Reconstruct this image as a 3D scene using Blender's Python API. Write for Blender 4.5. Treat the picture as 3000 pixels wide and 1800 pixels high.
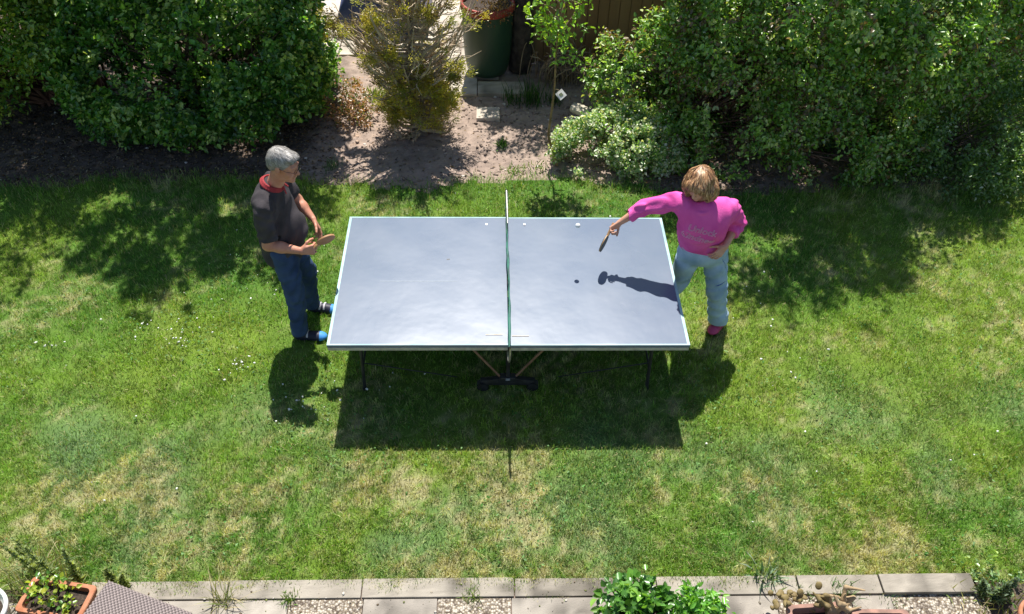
import bpy, bmesh, math, random
import numpy as np
from mathutils import Vector, Matrix
random.seed(7); rng = np.random.default_rng(11)
S = bpy.context.scene
for o in list(bpy.data.objects): bpy.data.objects.remove(o)
C = S.collection
R = math.radians

# ------------------------------------------------------------ camera, sky, sun
cam_d = bpy.data.cameras.new('camera'); cam = bpy.data.objects.new('camera', cam_d); C.objects.link(cam)
S.camera = cam
cam_d.sensor_width = 36.0; cam_d.lens = 30.12; cam_d.clip_start = 0.05; cam_d.clip_end = 500
_r = Vector((0.99964246, -0.01905733, 0.01875534)); _d = Vector((-0.00022222, -0.70733441, -0.70687904)); _f = Vector((0.02673754, 0.70662214, -0.70708575))
cam.matrix_world = Matrix(((_r.x, -_d.x, -_f.x, -0.153), (_r.y, -_d.y, -_f.y, -5.116), (_r.z, -_d.z, -_f.z, 5.524), (0, 0, 0, 1)))
TOSUN = Vector((-0.0105, 0.5441, 1.0)).normalized()
W = bpy.data.worlds.new("World"); S.world = W; W.use_nodes = True
wn = W.node_tree.nodes; wl = W.node_tree.links
sky = wn.new('ShaderNodeTexSky'); sky.sky_type = 'NISHITA'; sky.sun_disc = False
sky.sun_elevation = math.asin(TOSUN.z); sky.sun_rotation = math.atan2(TOSUN.x, TOSUN.y)
sky.air_density = 1.0; sky.dust_density = 0.6; sky.ozone_density = 1.0
bg = wn['Background']; bg.inputs['Strength'].default_value = 0.075
wl.new(sky.outputs[0], bg.inputs['Color'])
sd = bpy.data.lights.new('sun', 'SUN'); sd.energy = 4.7; sd.angle = R(0.53); sd.color = (1.0, 0.955, 0.88)
sun = bpy.data.objects.new('sun', sd); C.objects.link(sun)
sun.rotation_euler = (-TOSUN).to_track_quat('-Z', 'Y').to_euler(); sun.location = TOSUN * 20
S.render.engine = 'CYCLES'
S.view_settings.view_transform = 'Standard'; S.view_settings.look = 'None'
S.view_settings.exposure = 0.86; S.view_settings.gamma = 1.0

# ------------------------------------------------------------ helpers
def tag(o, label=None, cat=None, group=None, kind=None):
    if label: o['label'] = label
    if cat: o['category'] = cat
    if group: o['group'] = group
    if kind: o['kind'] = kind
    return o
def empty(name, loc=(0, 0, 0), label=None, cat=None, group=None):
    o = bpy.data.objects.new(name, None); C.objects.link(o); o.location = loc; o.empty_display_size = 0.1
    return tag(o, label, cat, group)
def link(name, me, mat, parent=None, smooth=False):
    o = bpy.data.objects.new(name, me); C.objects.link(o)
    if mat: me.materials.append(mat)
    if smooth: me.polygons.foreach_set('use_smooth', np.ones(len(me.polygons), bool))
    if parent is not None:
        o.parent = parent; o.location = -Vector(parent.location)   # mesh data is in world coordinates
        if parent.parent is not None or parent.type == 'MESH': o.location = (0, 0, 0)
    return o
def npmesh(name, V, F, col=None):
    """V (n,3); F (m,k) uniform polygons; col (n,3) per vertex"""
    V = np.asarray(V, np.float32); F = np.asarray(F, np.int32); m, k = F.shape
    me = bpy.data.meshes.new(name); me.vertices.add(len(V)); me.vertices.foreach_set('co', V.ravel())
    me.loops.add(m * k); me.loops.foreach_set('vertex_index', F.ravel())
    me.polygons.add(m); me.polygons.foreach_set('loop_start', np.arange(0, m * k, k, dtype=np.int32))
    me.update(calc_edges=True)
    if col is not None: setcol(me, col)
    return me
def setcol(me, col):
    a = me.attributes.new('Col', 'FLOAT_COLOR', 'POINT')
    c = np.ones((len(me.vertices), 4), np.float32); c[:, :3] = col
    a.data.foreach_set('color', c.ravel())
def bmm(name, bm):
    me = bpy.data.meshes.new(name); bm.normal_update(); bm.to_mesh(me); bm.free(); return me
def _h(ix, iy, iz, s):
    n = (ix.astype(np.int64) * 374761393 + iy.astype(np.int64) * 668265263 + iz.astype(np.int64) * 2147483647 + s * 974634777) & 0xffffffff
    n = ((n ^ (n >> 13)) * 1274126177) & 0xffffffff
    return ((n ^ (n >> 16)) & 0xffff) / 65535.0
def noise(P, sc=1.0, s=0):
    P = np.asarray(P, float) * sc + 1000.0
    i = np.floor(P); f = P - i; f = f * f * (3 - 2 * f); i = i.astype(np.int64)
    x, y, z = i[..., 0], i[..., 1], i[..., 2]; fx, fy, fz = f[..., 0], f[..., 1], f[..., 2]
    r = 0
    for a in (0, 1):
        for b in (0, 1):
            for c in (0, 1):
                r = r + _h(x + a, y + b, z + c, s) * (fx if a else 1 - fx) * (fy if b else 1 - fy) * (fz if c else 1 - fz)
    return r
def fbm(P, sc=1.0, s=0, n=3):
    r = 0; a = 1; t = 0
    for k in range(n): r = r + a * noise(P, sc * 2 ** k, s + k); t += a; a *= .5
    return r / t
def n2(x, y, sc, s=0, n=3):
    return fbm(np.stack([x, y, np.zeros_like(x)], -1), sc, s, n)

# ------------------------------------------------------------ materials
def mat(name, c1=(.5, .5, .5), c2=None, scale=5, rough=.6, bump=0, bscale=None, spec=.5, attr=False, trans=0, metal=0, detail=4, coat=0, stretch=None, contrast=(.35, .65), tcol=None):
    m = bpy.data.materials.new(name); m.use_nodes = True; n = m.node_tree.nodes; l = m.node_tree.links
    b = n['Principled BSDF']; b.inputs['Roughness'].default_value = rough; b.inputs['Specular IOR Level'].default_value = spec
    b.inputs['Metallic'].default_value = metal; b.inputs['Coat Weight'].default_value = coat
    tc = n.new('ShaderNodeTexCoord'); src = tc.outputs['Object']
    if stretch:
        mp = n.new('ShaderNodeMapping'); mp.inputs['Scale'].default_value = stretch; l.new(src, mp.inputs['Vector']); src = mp.outputs['Vector']
    colout = None
    if attr:
        at = n.new('ShaderNodeAttribute'); at.attribute_name = 'Col'; colout = at.outputs['Color']
    elif c2 is not None:
        t = n.new('ShaderNodeTexNoise'); t.inputs['Scale'].default_value = scale; t.inputs['Detail'].default_value = detail
        l.new(src, t.inputs['Vector'])
        cr = n.new('ShaderNodeValToRGB'); cr.color_ramp.elements[0].position = contrast[0]; cr.color_ramp.elements[1].position = contrast[1]
        cr.color_ramp.elements[0].color = (*c1, 1); cr.color_ramp.elements[1].color = (*c2, 1)
        l.new(t.outputs['Fac'], cr.inputs['Fac']); colout = cr.outputs['Color']
    if colout is not None: l.new(colout, b.inputs['Base Color'])
    else: b.inputs['Base Color'].default_value = (*c1, 1)
    if bump:
        t = n.new('ShaderNodeTexNoise'); t.inputs['Scale'].default_value = bscale or scale * 4; t.inputs['Detail'].default_value = 5
        l.new(src, t.inputs['Vector']); bp = n.new('ShaderNodeBump'); bp.inputs['Strength'].default_value = bump; bp.inputs['Distance'].default_value = .01
        l.new(t.outputs['Fac'], bp.inputs['Height']); l.new(bp.outputs['Normal'], b.inputs['Normal'])
    if trans:
        tr = n.new('ShaderNodeBsdfTranslucent'); mx = n.new('ShaderNodeMixShader'); mx.inputs[0].default_value = trans
        if colout is not None:
            g = n.new('ShaderNodeMix'); g.data_type = 'RGBA'; g.blend_type = 'MULTIPLY'; g.inputs[0].default_value = 1
            l.new(colout, g.inputs[6]); g.inputs[7].default_value = (*(tcol or (1.6, 1.5, .5)), 1); l.new(g.outputs[2], tr.inputs['Color'])
        else: tr.inputs['Color'].default_value = (*c1, 1)
        l.new(b.outputs[0], mx.inputs[1]); l.new(tr.outputs[0], mx.inputs[2]); l.new(mx.outputs[0], n['Material Output'].inputs['Surface'])
    return m
M_leaf = mat('leaf', attr=True, rough=.33, spec=.8, trans=.40, tcol=(1.5, 1.45, .45))
M_grass = mat('grass_blade', attr=True, rough=.5, spec=.35, trans=.35, tcol=(1.3, 1.3, .5))
M_bark = mat('bark', (.09, .06, .04), (.2, .15, .11), 14, .9, .6, 40)
M_twig = mat('dry_twig', (.2, .14, .08), (.42, .33, .22), 9, .85)
M_terra = mat('terracotta', (.30, .105, .045), (.46, .21, .12), 16, .88, .25, 60, contrast=(.3, .7))
M_potsoil = mat('potting_soil', (.02, .014, .01), (.07, .05, .035), 60, .95, 1, 90)

# ------------------------------------------------------------ signed distance fields -> one continuous mesh
class Field:
    def __init__(s, lo, hi, h):
        s.lo = np.array(lo, float); s.h = h; s.n = np.ceil((np.array(hi) - s.lo) / h).astype(int) + 1
        s.F = np.full(tuple(s.n), .2, np.float32)
    def box(s, lo, hi):
        a = np.clip(np.floor((np.array(lo) - s.lo) / s.h).astype(int), 0, s.n); b = np.clip(np.ceil((np.array(hi) - s.lo) / s.h).astype(int) + 1, 0, s.n)
        if np.any(b <= a): return None, None
        g = np.stack(np.meshgrid(*[s.lo[i] + s.h * np.arange(a[i], b[i]) for i in range(3)], indexing='ij'), -1)
        return tuple(slice(a[i], b[i]) for i in range(3)), g
    def mix(s, sl, d, k, mode='add'):
        A = s.F[sl]
        if mode == 'sub': d = -d; A2 = -A
        if mode == 'add':
            if k > 0:
                hh = np.clip(.5 + .5 * (A - d) / k, 0, 1); s.F[sl] = A * (1 - hh) + d * hh - k * hh * (1 - hh)
            else: s.F[sl] = np.minimum(A, d)
        else:   # smooth max(A, d)
            hh = np.clip(.5 - .5 * (A - d) / max(k, 1e-5), 0, 1); s.F[sl] = A * (1 - hh) + d * hh + k * hh * (1 - hh)
    def cap(s, a, b, ra, rb=None, k=.02, fold=None, flat=None):
        rb = ra if rb is None else rb; a = np.array(a, float); b = np.array(b, float); m = max(ra, rb) + k + 3 * s.h + .02
        sl, g = s.box(np.minimum(a, b) - m, np.maximum(a, b) + m)
        if sl is None: return
        ab = b - a; t = np.clip(((g - a) @ ab) / (ab @ ab + 1e-12), 0, 1)
        v = g - a - t[..., None] * ab
        if flat is not None:
            ax = np.array(flat[0], float); ax /= np.linalg.norm(ax); v = v + (v @ ax)[..., None] * ax * (flat[1] - 1)
        d = np.sqrt((v ** 2).sum(-1)) - (ra + (rb - ra) * t)
        if fold: d = d + fold(g)
        s.mix(sl, d, k)
    def ell(s, c, r, Mx=None, k=.02, mode='add', fold=None):
        c = np.array(c, float); r = np.array(r, float); m = r.max() + k + 3 * s.h + .02
        sl, g = s.box(c - m, c + m)
        if sl is None: return
        v = g - c
        if Mx is not None: v = v @ Mx
        q = np.sqrt(((v / r) ** 2).sum(-1)); q2 = np.sqrt(((v / (r * r)) ** 2).sum(-1)); d = q * (q - 1) / (q2 + 1e-9)
        if fold: d = d + fold(g)
        s.mix(sl, d, k, mode)
    def cut(s, p, nrm, r, k=.004):
        """remove what lies on the nrm side of the plane, within r of p"""
        p = np.array(p, float); nrm = np.array(nrm, float); nrm /= np.linalg.norm(nrm)
        sl, g = s.box(p - r, p + r)
        v = g - p; d = v @ nrm; near = np.sqrt((v ** 2).sum(-1)) < r * .98
        A = s.F[sl]; s.F[sl] = np.where(near, np.maximum(A, d), A)
    def mesh(s, name):
        F = s.F; I = F < 0; nx, ny, nz = F.shape
        cnt = np.zeros((nx - 1, ny - 1, nz - 1), np.uint8)
        offs = [(a, b, c) for a in (0, 1) for b in (0, 1) for c in (0, 1)]
        sh = lambda A, o: A[o[0]:nx - 1 + o[0], o[1]:ny - 1 + o[1], o[2]:nz - 1 + o[2]]
        for o in offs: cnt += sh(I, o)
        act = np.argwhere((cnt > 0) & (cnt < 8)); idx = np.full(cnt.shape, -1, np.int32); idx[tuple(act.T)] = np.arange(len(act))
        P = np.zeros((len(act), 3)); w = np.zeros(len(act))
        for o in offs:
            for ax in range(3):
                if o[ax]: continue
                o2 = list(o); o2[ax] = 1
                a = act + o; b = act + o2; fa = F[tuple(a.T)]; fb = F[tuple(b.T)]; cr = (fa < 0) != (fb < 0)
                t = np.where(cr, fa / np.where(cr, fa - fb, 1), 0)
                p = a + (b - a) * t[:, None]; P += p * cr[:, None]; w += cr
        V = s.lo + s.h * P / w[:, None]
        Q = []
        for ax in range(3):
            u, v = (ax + 1) % 3, (ax + 2) % 3
            s0 = [slice(0, None)] * 3; s1 = [slice(0, None)] * 3; s0[ax] = slice(0, -1); s1[ax] = slice(1, None)
            e = I[tuple(s0)] != I[tuple(s1)]; E = np.argwhere(e)
            E = E[(E[:, u] > 0) & (E[:, v] > 0) & (E[:, u] < F.shape[u] - 1) & (E[:, v] < F.shape[v] - 1)]
            if len(E) == 0: continue
            du = np.zeros(3, int); du[u] = 1; dv = np.zeros(3, int); dv[v] = 1
            q = np.stack([idx[tuple((E - du - dv).T)], idx[tuple((E - dv).T)], idx[tuple(E.T)], idx[tuple((E - du).T)]], 1)
            neg = ~I[tuple(E.T)]; q[neg] = q[neg][:, ::-1]; Q.append(q)
        return npmesh(name, V, np.concatenate(Q))
def nrm(v): v = np.array(v, float); return v / np.linalg.norm(v)
def basis(f, u):
    f = nrm(f); r = nrm(np.cross(f, u)); u = np.cross(r, f); return np.stack([r, f, u], 1)   # columns right, forward, up
def foldf(amp, sc, s=0, stretch=(1, 1, 1)):
    st = np.array(stretch, float)
    def f(g):
        w = g * st
        a = np.sin(w[..., 0] * sc + 3 * np.sin(w[..., 2] * sc * .41 + s) + s) * np.sin(w[..., 2] * sc * 1.3 + 2.2 * np.sin(w[..., 1] * sc * .6 + 2 * s) + s * 2)
        b = np.sin((w[..., 0] + w[..., 1] * .7 - w[..., 2] * .8) * sc * 1.9 + 1.7 * np.sin(w[..., 1] * sc * .9) + s)
        return amp * (a * .65 + b * .35)
    return f

# ------------------------------------------------------------ tubes, boxes, lathes
def tubes(lst, sides=6):
    V = []; Fc = []; n = 0
    for pts, rad in lst:
        pts = np.asarray(pts, float); rad = np.broadcast_to(rad, (len(pts),)) if np.ndim(rad) == 0 else np.asarray(rad)
        T = np.gradient(pts, axis=0); T /= np.linalg.norm(T, axis=1)[:, None] + 1e-9
        up = np.array([0, 0, 1.]) if abs(T[0, 2]) < .9 else np.array([1., 0, 0])
        A = np.cross(T, up); A /= np.linalg.norm(A, axis=1)[:, None] + 1e-9; B = np.cross(T, A)
        th = np.linspace(0, 2 * np.pi, sides, endpoint=False)
        ring = pts[:, None] + rad[:, None, None] * (np.cos(th)[None, :, None] * A[:, None] + np.sin(th)[None, :, None] * B[:, None])
        k = len(pts); V.append(ring.reshape(-1, 3))
        i = np.arange(k - 1)[:, None] * sides; j = np.arange(sides)[None]; j2 = (j + 1) % sides
        Fc.append(np.stack([i + j, i + j2, i + sides + j2, i + sides + j], -1).reshape(-1, 4) + n)
        cap = [n + (k - 1) * sides + q for q in range(sides)]
        if sides == 6: Fc.append(np.array([[cap[0], cap[1], cap[2], cap[3]], [cap[0], cap[3], cap[4], cap[5]]])); c0 = [n + q for q in range(6)][::-1]; Fc.append(np.array([[c0[0], c0[1], c0[2], c0[3]], [c0[0], c0[3], c0[4], c0[5]]]))
        n += k * sides
    return np.concatenate(V), np.concatenate(Fc)
def tube_obj(name, lst, m, parent=None, sides=6):
    V, F = tubes(lst, sides); return link(name, npmesh(name, V, F), m, parent, True)
def add_box(bm, c, s, rot=0, bev=0, Mx=None):
    mt = Matrix.Translation(c) @ Matrix.Rotation(rot, 4, 'Z')
    if Mx is not None: mt = Matrix.Translation(c) @ Mx
    r = bmesh.ops.create_cube(bm, size=1, matrix=mt @ Matrix.Diagonal((*s, 1)))
    if bev:
        es = list({e for v in r['verts'] for e in v.link_edges}); bmesh.ops.bevel(bm, geom=es, offset=bev, segments=2, affect='EDGES', profile=.6)
def box_obj(name, boxes, m, parent=None, bev=0):
    bm = bmesh.new()
    for b in boxes: add_box(bm, b[0], b[1], b[2] if len(b) > 2 else 0, bev)
    return link(name, bmm(name, bm), m, parent)
def lathe(name, prof, m, parent=None, c=(0, 0, 0), n=40, wob=0):
    V = []; F = []
    for i, (r, z) in enumerate(prof):
        for j in range(n):
            a = 2 * math.pi * j / n; rr = r * (1 + wob * math.sin(3 * a + z * 7)); V.append((c[0] + rr * math.cos(a), c[1] + rr * math.sin(a), c[2] + z))
    for i in range(len(prof) - 1):
        for j in range(n): F.append((i * n + j, i * n + (j + 1) % n, (i + 1) * n + (j + 1) % n, (i + 1) * n + j))
    return link(name, npmesh(name, V, F), m, parent, True)

# ------------------------------------------------------------ leaves
def leaf_arrays(P, D, N, L, Wd, col, cup=.25):
    """P base, D direction, N normal (n,3); L, Wd (n,). Six-sided leaves folded along the midrib"""
    n = len(P); D = D / (np.linalg.norm(D, axis=1)[:, None] + 1e-9); Sd = np.cross(D, N); Sd /= np.linalg.norm(Sd, axis=1)[:, None] + 1e-9; N = np.cross(Sd, D)
    L = L[:, None]; Wd = Wd[:, None]; V = np.empty((n, 6, 3))
    V[:, 0] = P; V[:, 3] = P + D * L - N * L * .12
    V[:, 1] = P + D * L * .32 + Sd * Wd * .5 + N * Wd * cup; V[:, 2] = P + D * L * .7 + Sd * Wd * .36 + N * Wd * cup * .7
    V[:, 5] = P + D * L * .32 - Sd * Wd * .5 + N * Wd * cup; V[:, 4] = P + D * L * .7 - Sd * Wd * .36 + N * Wd * cup * .7
    b = np.arange(n)[:, None] * 6
    F = np.concatenate([b + np.array([0, 3, 2, 1]), b + np.array([0, 5, 4, 3])])
    return V.reshape(-1, 3), F, np.repeat(col, 6, axis=0)
def runit(n):
    v = rng.normal(size=(n, 3)); return v / np.linalg.norm(v, axis=1)[:, None]
def crown_points(lobes, n, inner=.25, nsc=2.0, thr=.36, zmin=.04, rough=.18):
    c = np.array([l[0] for l in lobes], float); r = np.array([l[1] for l in lobes], float)
    w = np.array([(a * b + b * d + a * d) for a, b, d in r]); w /= w.sum()
    out = []; outn = []; tot = 0
    while tot < n:
        k = rng.choice(len(lobes), size=n, p=w); d = runit(n)
        q = 1 - np.abs(rng.normal(size=n)) * .1
        ins = rng.random(n) < inner; q[ins] = rng.random(ins.sum()) ** .5 * .95
        q = q * (1 + rough * 1.6 * (fbm(c[k] + d * r[k], 1.7, 5) - .5) + rough * 1.5 * (fbm(c[k] + d * r[k], 4.2, 15, 2) - .5))
        p = c[k] + d * r[k] * q[:, None]; keep = p[:, 2] > zmin
        for j in range(len(lobes)):
            rho = np.linalg.norm((p - c[j]) / r[j], axis=1); keep &= (k == j) | (rho > .8) | (rng.random(n) < .15)
        keep &= (fbm(p, nsc, 21, 2) > thr) & (fbm(p, nsc * 2.6, 27, 2) > thr - .02)
        nn = d / r[k]; nn /= np.linalg.norm(nn, axis=1)[:, None]
        out.append(p[keep]); outn.append(nn[keep]); tot += keep.sum()
    return np.concatenate(out)[:n], np.concatenate(outn)[:n]
def foliage(lobes, nclus, per, leaf, cols, spread=.1, inner=.25, thr=.36, nsc=2., aspect=.6, shoot=.16, zmin=.04, white=0, rough=.18, up=.5):
    P, Nn = crown_points(lobes, nclus, inner, nsc, thr, zmin, rough)
    sdir = Nn * .7 + np.array([0, 0, up]) + runit(len(P)) * .5; sdir /= np.linalg.norm(sdir, axis=1)[:, None]
    P = np.repeat(P, per, 0); Sd = np.repeat(sdir, per, 0); n = len(P)
    t = rng.random(n); base = P + Sd * (t * shoot)[:, None] + rng.normal(size=(n, 3)) * spread * .35
    D = runit(n) + Sd * .6; D /= np.linalg.norm(D, axis=1)[:, None]
    Nv = np.array([0, 0, 1.]) + Sd * .5 + runit(n) * .75
    L = leaf * rng.uniform(.6, 1.25, n); Wd = L * aspect * rng.uniform(.8, 1.15, n)
    cols = np.array(cols, float); ci = np.repeat(rng.integers(0, len(cols), nclus), per); rr = rng.random(n) < .35; ci[rr] = rng.integers(0, len(cols), rr.sum())
    col = cols[ci] * rng.uniform(.75, 1.25, n)[:, None]
    tip = (t > .75)[:, None]; col = np.where(tip, col * np.array([1.35, 1.2, 1.0]), col)
    if white:
        wsel = rng.random(n) < white; col[wsel] = np.array([.62, .66, .5]) * rng.uniform(.8, 1.1, wsel.sum())[:, None]
    base[:, 2] = np.maximum(base[:, 2], .015)
    return leaf_arrays(base, D, Nv, L, Wd, np.clip(col, 0, .8))
def branches(bases, lobes, n, r0=.02, fine=True, seed=1):
    g = np.random.default_rng(seed); P, _ = crown_points(lobes, n, .5, 2, .3); L = []
    for p in P:
        b = np.array(bases[g.integers(len(bases))], float) + g.normal(size=3) * [.05, .05, 0]
        mid = b * .45 + p * .55 + g.normal(size=3) * .12; mid[2] = max(mid[2], b[2] + .2 * (p[2] - b[2])); m2 = b * .75 + p * .25 + g.normal(size=3) * .04; m2[2] = b[2] + .35 * (p[2] - b[2])
        tt = np.linspace(0, 1, 7)[:, None]; q = (1 - tt) ** 3 * b + 3 * (1 - tt) ** 2 * tt * m2 + 3 * (1 - tt) * tt ** 2 * mid + tt ** 3 * p
        q[:, 2] = np.maximum(q[:, 2], .0); L.append((q, r0 * g.uniform(.5, 1.2) * np.linspace(1, .18, 7)))
    return L
def shrub(name, loc, label, cat, lobes, bases, nclus, per, leaf, cols, nb=60, r0=.02, bmat=None, mat_=None, group=None, upper=None, **kw):
    t = empty(name, loc, label, cat, group)
    V, F, c = foliage(lobes, nclus, per, leaf, cols, **kw)
    if upper:
        k2 = dict(kw); k2.update(thr=.50, nsc=2.2, inner=.08, rough=.38, zmin=1.2); V2, F2, c2 = foliage(upper[0], upper[1], per, leaf * 1.15, cols, **k2); F = np.concatenate([F, F2 + len(V)]); V = np.concatenate([V, V2]); c = np.concatenate([c, c2])
    link('foliage', npmesh('foliage', V, F, c), mat_ or M_leaf, t)
    if nb: tube_obj('branches', branches(bases, lobes, nb, r0, seed=int(abs(loc[0]) * 100) + 3), bmat or M_bark, t, 5)
    return t
# ------------------------------------------------------------ ground
def lawn_edge(x): return 2.33 + .10 * np.sin(x * 1.7 + .5) + .12 * (n2(x, x * 0, 2.3, 4) - .5) + .16 * (n2(x, x * 0, 9, 6) - .5) - .10 * np.clip((x - .9) / .8, 0, 1) + .25 * np.clip((-x - 1.9) / 1.0, 0, 1)*0 + 8 * np.clip((x - 5.0) / .7, 0, 1)
def grass_col(x, y):
    big = n2(x, y, .75, 31, 4); mid = n2(x, y, 2.6, 33, 3); sm = n2(x, y, 11, 37, 3); fine = n2(x, y, 38, 39, 2)
    front = np.clip((-.75 - y + .5 * (big - .5)) / 1.1, 0, 1)                       # drier towards the terrace
    dry = .34 * front + 1.1 * (mid - .5) + .8 * (big - .5) + .55 * (sm - .5)
    for (a, b, r, v) in [(-2.35, -1.55, .55, .25), (-2.35, -1.9, .4, .2), (1.9, -1.75, .5, .3), (2.2, -.9, .4, .12), (1.15, -1.35, .5, .12), (2.6, -2.15, .35, .35), (-.45, -2.1, .5, .12), (3.1, -2.1, .3, .2), (-.2, 2.1, .5, .10), (-1.9, 2.05, .5, .2), (1.75, .35, .3, .2), (3.0, -.2, .9, -.12), (-2.6, -.4, .8, -.2), (-.9, -2.0, .4, -.05), (2.9, -1.3, .5, -.15)]:
        dry = dry + v * np.exp(-((x - a) ** 2 + (y - b) ** 2) / (r * r))
    dry = np.clip(dry * .66 + .07, 0, 1); dry = np.clip(.5 + (dry - .35 - 1.5 * (n2(x, y, 24, 43, 3) - .45)) * 2.6 , 0, 1)[..., None] * np.clip(.25 + dry * 1.6, 0, .95)[..., None]
    hue = np.clip(n2(x, y, 1.1, 51, 3) * 2.6 - .8, 0, 1)[..., None]
    cool = np.clip(n2(x, y, 1.5, 57, 3) * 3 - 1.35, 0, 1)[..., None] * np.clip((-.3 - y) / .8, 0, 1)[..., None]
    g = np.array([.14, .300, .050]) * (1 - hue) + np.array([.245, .375, .055]) * hue
    g = g * (1 - cool) + np.array([.20, .33, .12]) * cool
    s = np.array([.54, .50, .27])
    c = g * (1 - dry) + s * dry
    return c * (.62 + .55 * sm[..., None] + .25 * fine[..., None])
def sheet(name, x0, x1, y0, y1, nx, ny, zf, m, colf=None, kind='structure', mask=None):
    xs = np.linspace(x0, x1, nx); ys = np.linspace(y0, y1, ny); X, Y = np.meshgrid(xs, ys, indexing='ij')
    V = np.stack([X, Y, zf(X, Y)], -1).reshape(-1, 3)
    i = np.arange(nx - 1)[:, None] * ny + np.arange(ny - 1)[None]; F = np.stack([i, i + ny, i + ny + 1, i + 1], -1)
    if mask is not None: F = F[mask((X[:-1, :-1] + X[1:, 1:]) / 2, (Y[:-1, :-1] + Y[1:, 1:]) / 2)]
    F = F.reshape(-1, 4)
    me = npmesh(name, V, F, colf(V[:, 0], V[:, 1]) if colf else None)
    return tag(link(name, me, m, None, True), kind=kind)
M_lawn = mat('lawn_ground', attr=True, rough=.95, bump=.8, bscale=120, spec=.1)
M_soil = mat('dry_soil', attr=True, rough=.95, bump=.9, bscale=70, spec=.1)
sheet('ground', -80, 80, -80, 80, 9, 9, lambda x, y: x * 0 - .06, mat('far_ground', (.06, .11, .02), (.12, .15, .04), 2, .95))
sheet('lawn', -10, 12, -2.30, 6, 440, 166, lambda x, y: .012 * (n2(x, y, 3, 8) - .5) - .004, M_lawn,
      lambda x, y: grass_col(x, y) * .5, mask=lambda x, y: y < lawn_edge(x) - .05)
def soil_col(x, y):
    a = n2(x, y, 3, 61, 4)[..., None]; b = n2(x, y, 16, 63, 3)[..., None]; c = n2(x, y, 60, 65, 2)[..., None]
    base = np.array([.40, .315, .26]) * (1 - a) + np.array([.27, .205, .17]) * a
    base = base * (.68 + .5 * b) * (.8 + .4 * c)
    base = base * (1 - .68 * np.clip((-1.75 - x + .6 * (a[..., 0] - .5)) / .6, 0, 1) - .4 * np.clip((x - 1.2) / .6, 0, 1))[..., None]  # shade and litter under the bushes, darkened into the soil colour
    lit = np.clip((b * 1.6 - .95), 0, 1) * np.clip((-.9 - x) / .6, 0, 1)[..., None]  # sunlit patches on the shaded left soil, painted as colour
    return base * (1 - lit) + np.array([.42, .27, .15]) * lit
def soil_z(x, y): return .06 * (n2(x, y, 2.2, 71) - .5) + .035 * (n2(x, y, 14, 73) - .5) + .02 * (n2(x, y, 40, 75, 2) - .5) - .012 - .03*np.clip((lawn_edge(x)-.06-y)/.12, 0, 1)
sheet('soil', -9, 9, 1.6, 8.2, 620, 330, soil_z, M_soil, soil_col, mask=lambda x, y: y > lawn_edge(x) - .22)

# clods, pebbles and litter on the bed
def scatter_blobs(name, P, Sz, col, m, squash=.6):
    bm = bmesh.new(); bmesh.ops.create_icosphere(bm, subdivisions=1, radius=1); bv = np.array([v.co[:] for v in bm.verts]); bf = np.array([[v.index for v in f.verts] for f in bm.faces]); bm.free()
    n = len(P); V = bv[None] * Sz[:, None, None] * rng.uniform(.6, 1.3, (n, 1, 3)) * (1 + .25 * rng.normal(size=(n, len(bv), 1))); V[..., 2] *= squash
    a = rng.random(n) * 6.28; ca, sa = np.cos(a)[:, None], np.sin(a)[:, None]
    x = V[..., 0] * ca - V[..., 1] * sa; y = V[..., 0] * sa + V[..., 1] * ca; V[..., 0] = x; V[..., 1] = y; V += P[:, None]
    F = (bf[None] + np.arange(n)[:, None, None] * len(bv)).reshape(-1, 3)
    return npmesh(name, V.reshape(-1, 3), F, np.repeat(col, len(bv), 0))
n = 9000; x = rng.uniform(-5.5, 4, n); y = rng.uniform(2.1, 4.3, n); k = y > lawn_edge(x) - .05 + rng.normal(size=n) * .06; x, y = x[k], y[k]
P = np.stack([x, y, soil_z(x, y) + .003], -1); sz = .004 + .022 * rng.random(len(x)) ** 5
c = soil_col(x, y) * rng.uniform(.5, 1.25, len(x))[:, None]; w = rng.random(len(x)) < .03; c[w] = (.6, .56, .5)
tag(link('soil_clods', scatter_blobs('soil_clods', P, sz, c, None), M_soil), 'small dry clods and pebbles strewn over the bare flower bed', 'soil clods', kind='stuff')
n = 15000; x = rng.uniform(-5.8, 4.2, n); y = rng.uniform(2.15, 4.0, n); k = (y > lawn_edge(x) - .1) & ((rng.random(n) < .08) | (x < -1.9 + .5 * (rng.random(n) - .5)) | (x > 1.5)); x, y = x[k], y[k]; n = len(x)
P = np.stack([x, y, soil_z(x, y) + .006], -1); N = np.array([0, 0, 1.]) + runit(n) * .6; cc = np.array([[.16, .09, .05], [.24, .15, .08], [.07, .045, .03], [.34, .26, .17]])[rng.integers(0, 4, n)] * rng.uniform(.6, 1.2, n)[:, None]
V, F, c = leaf_arrays(P, runit(n) * [1, 1, .2], N, rng.uniform(.015, .045, n), rng.uniform(.008, .022, n), cc)
tag(link('leaf_litter', npmesh('leaf_litter', V, F, c), M_leaf), 'brown fallen leaves littering the soil under the bushes', 'leaf litter', kind='stuff')

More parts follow.
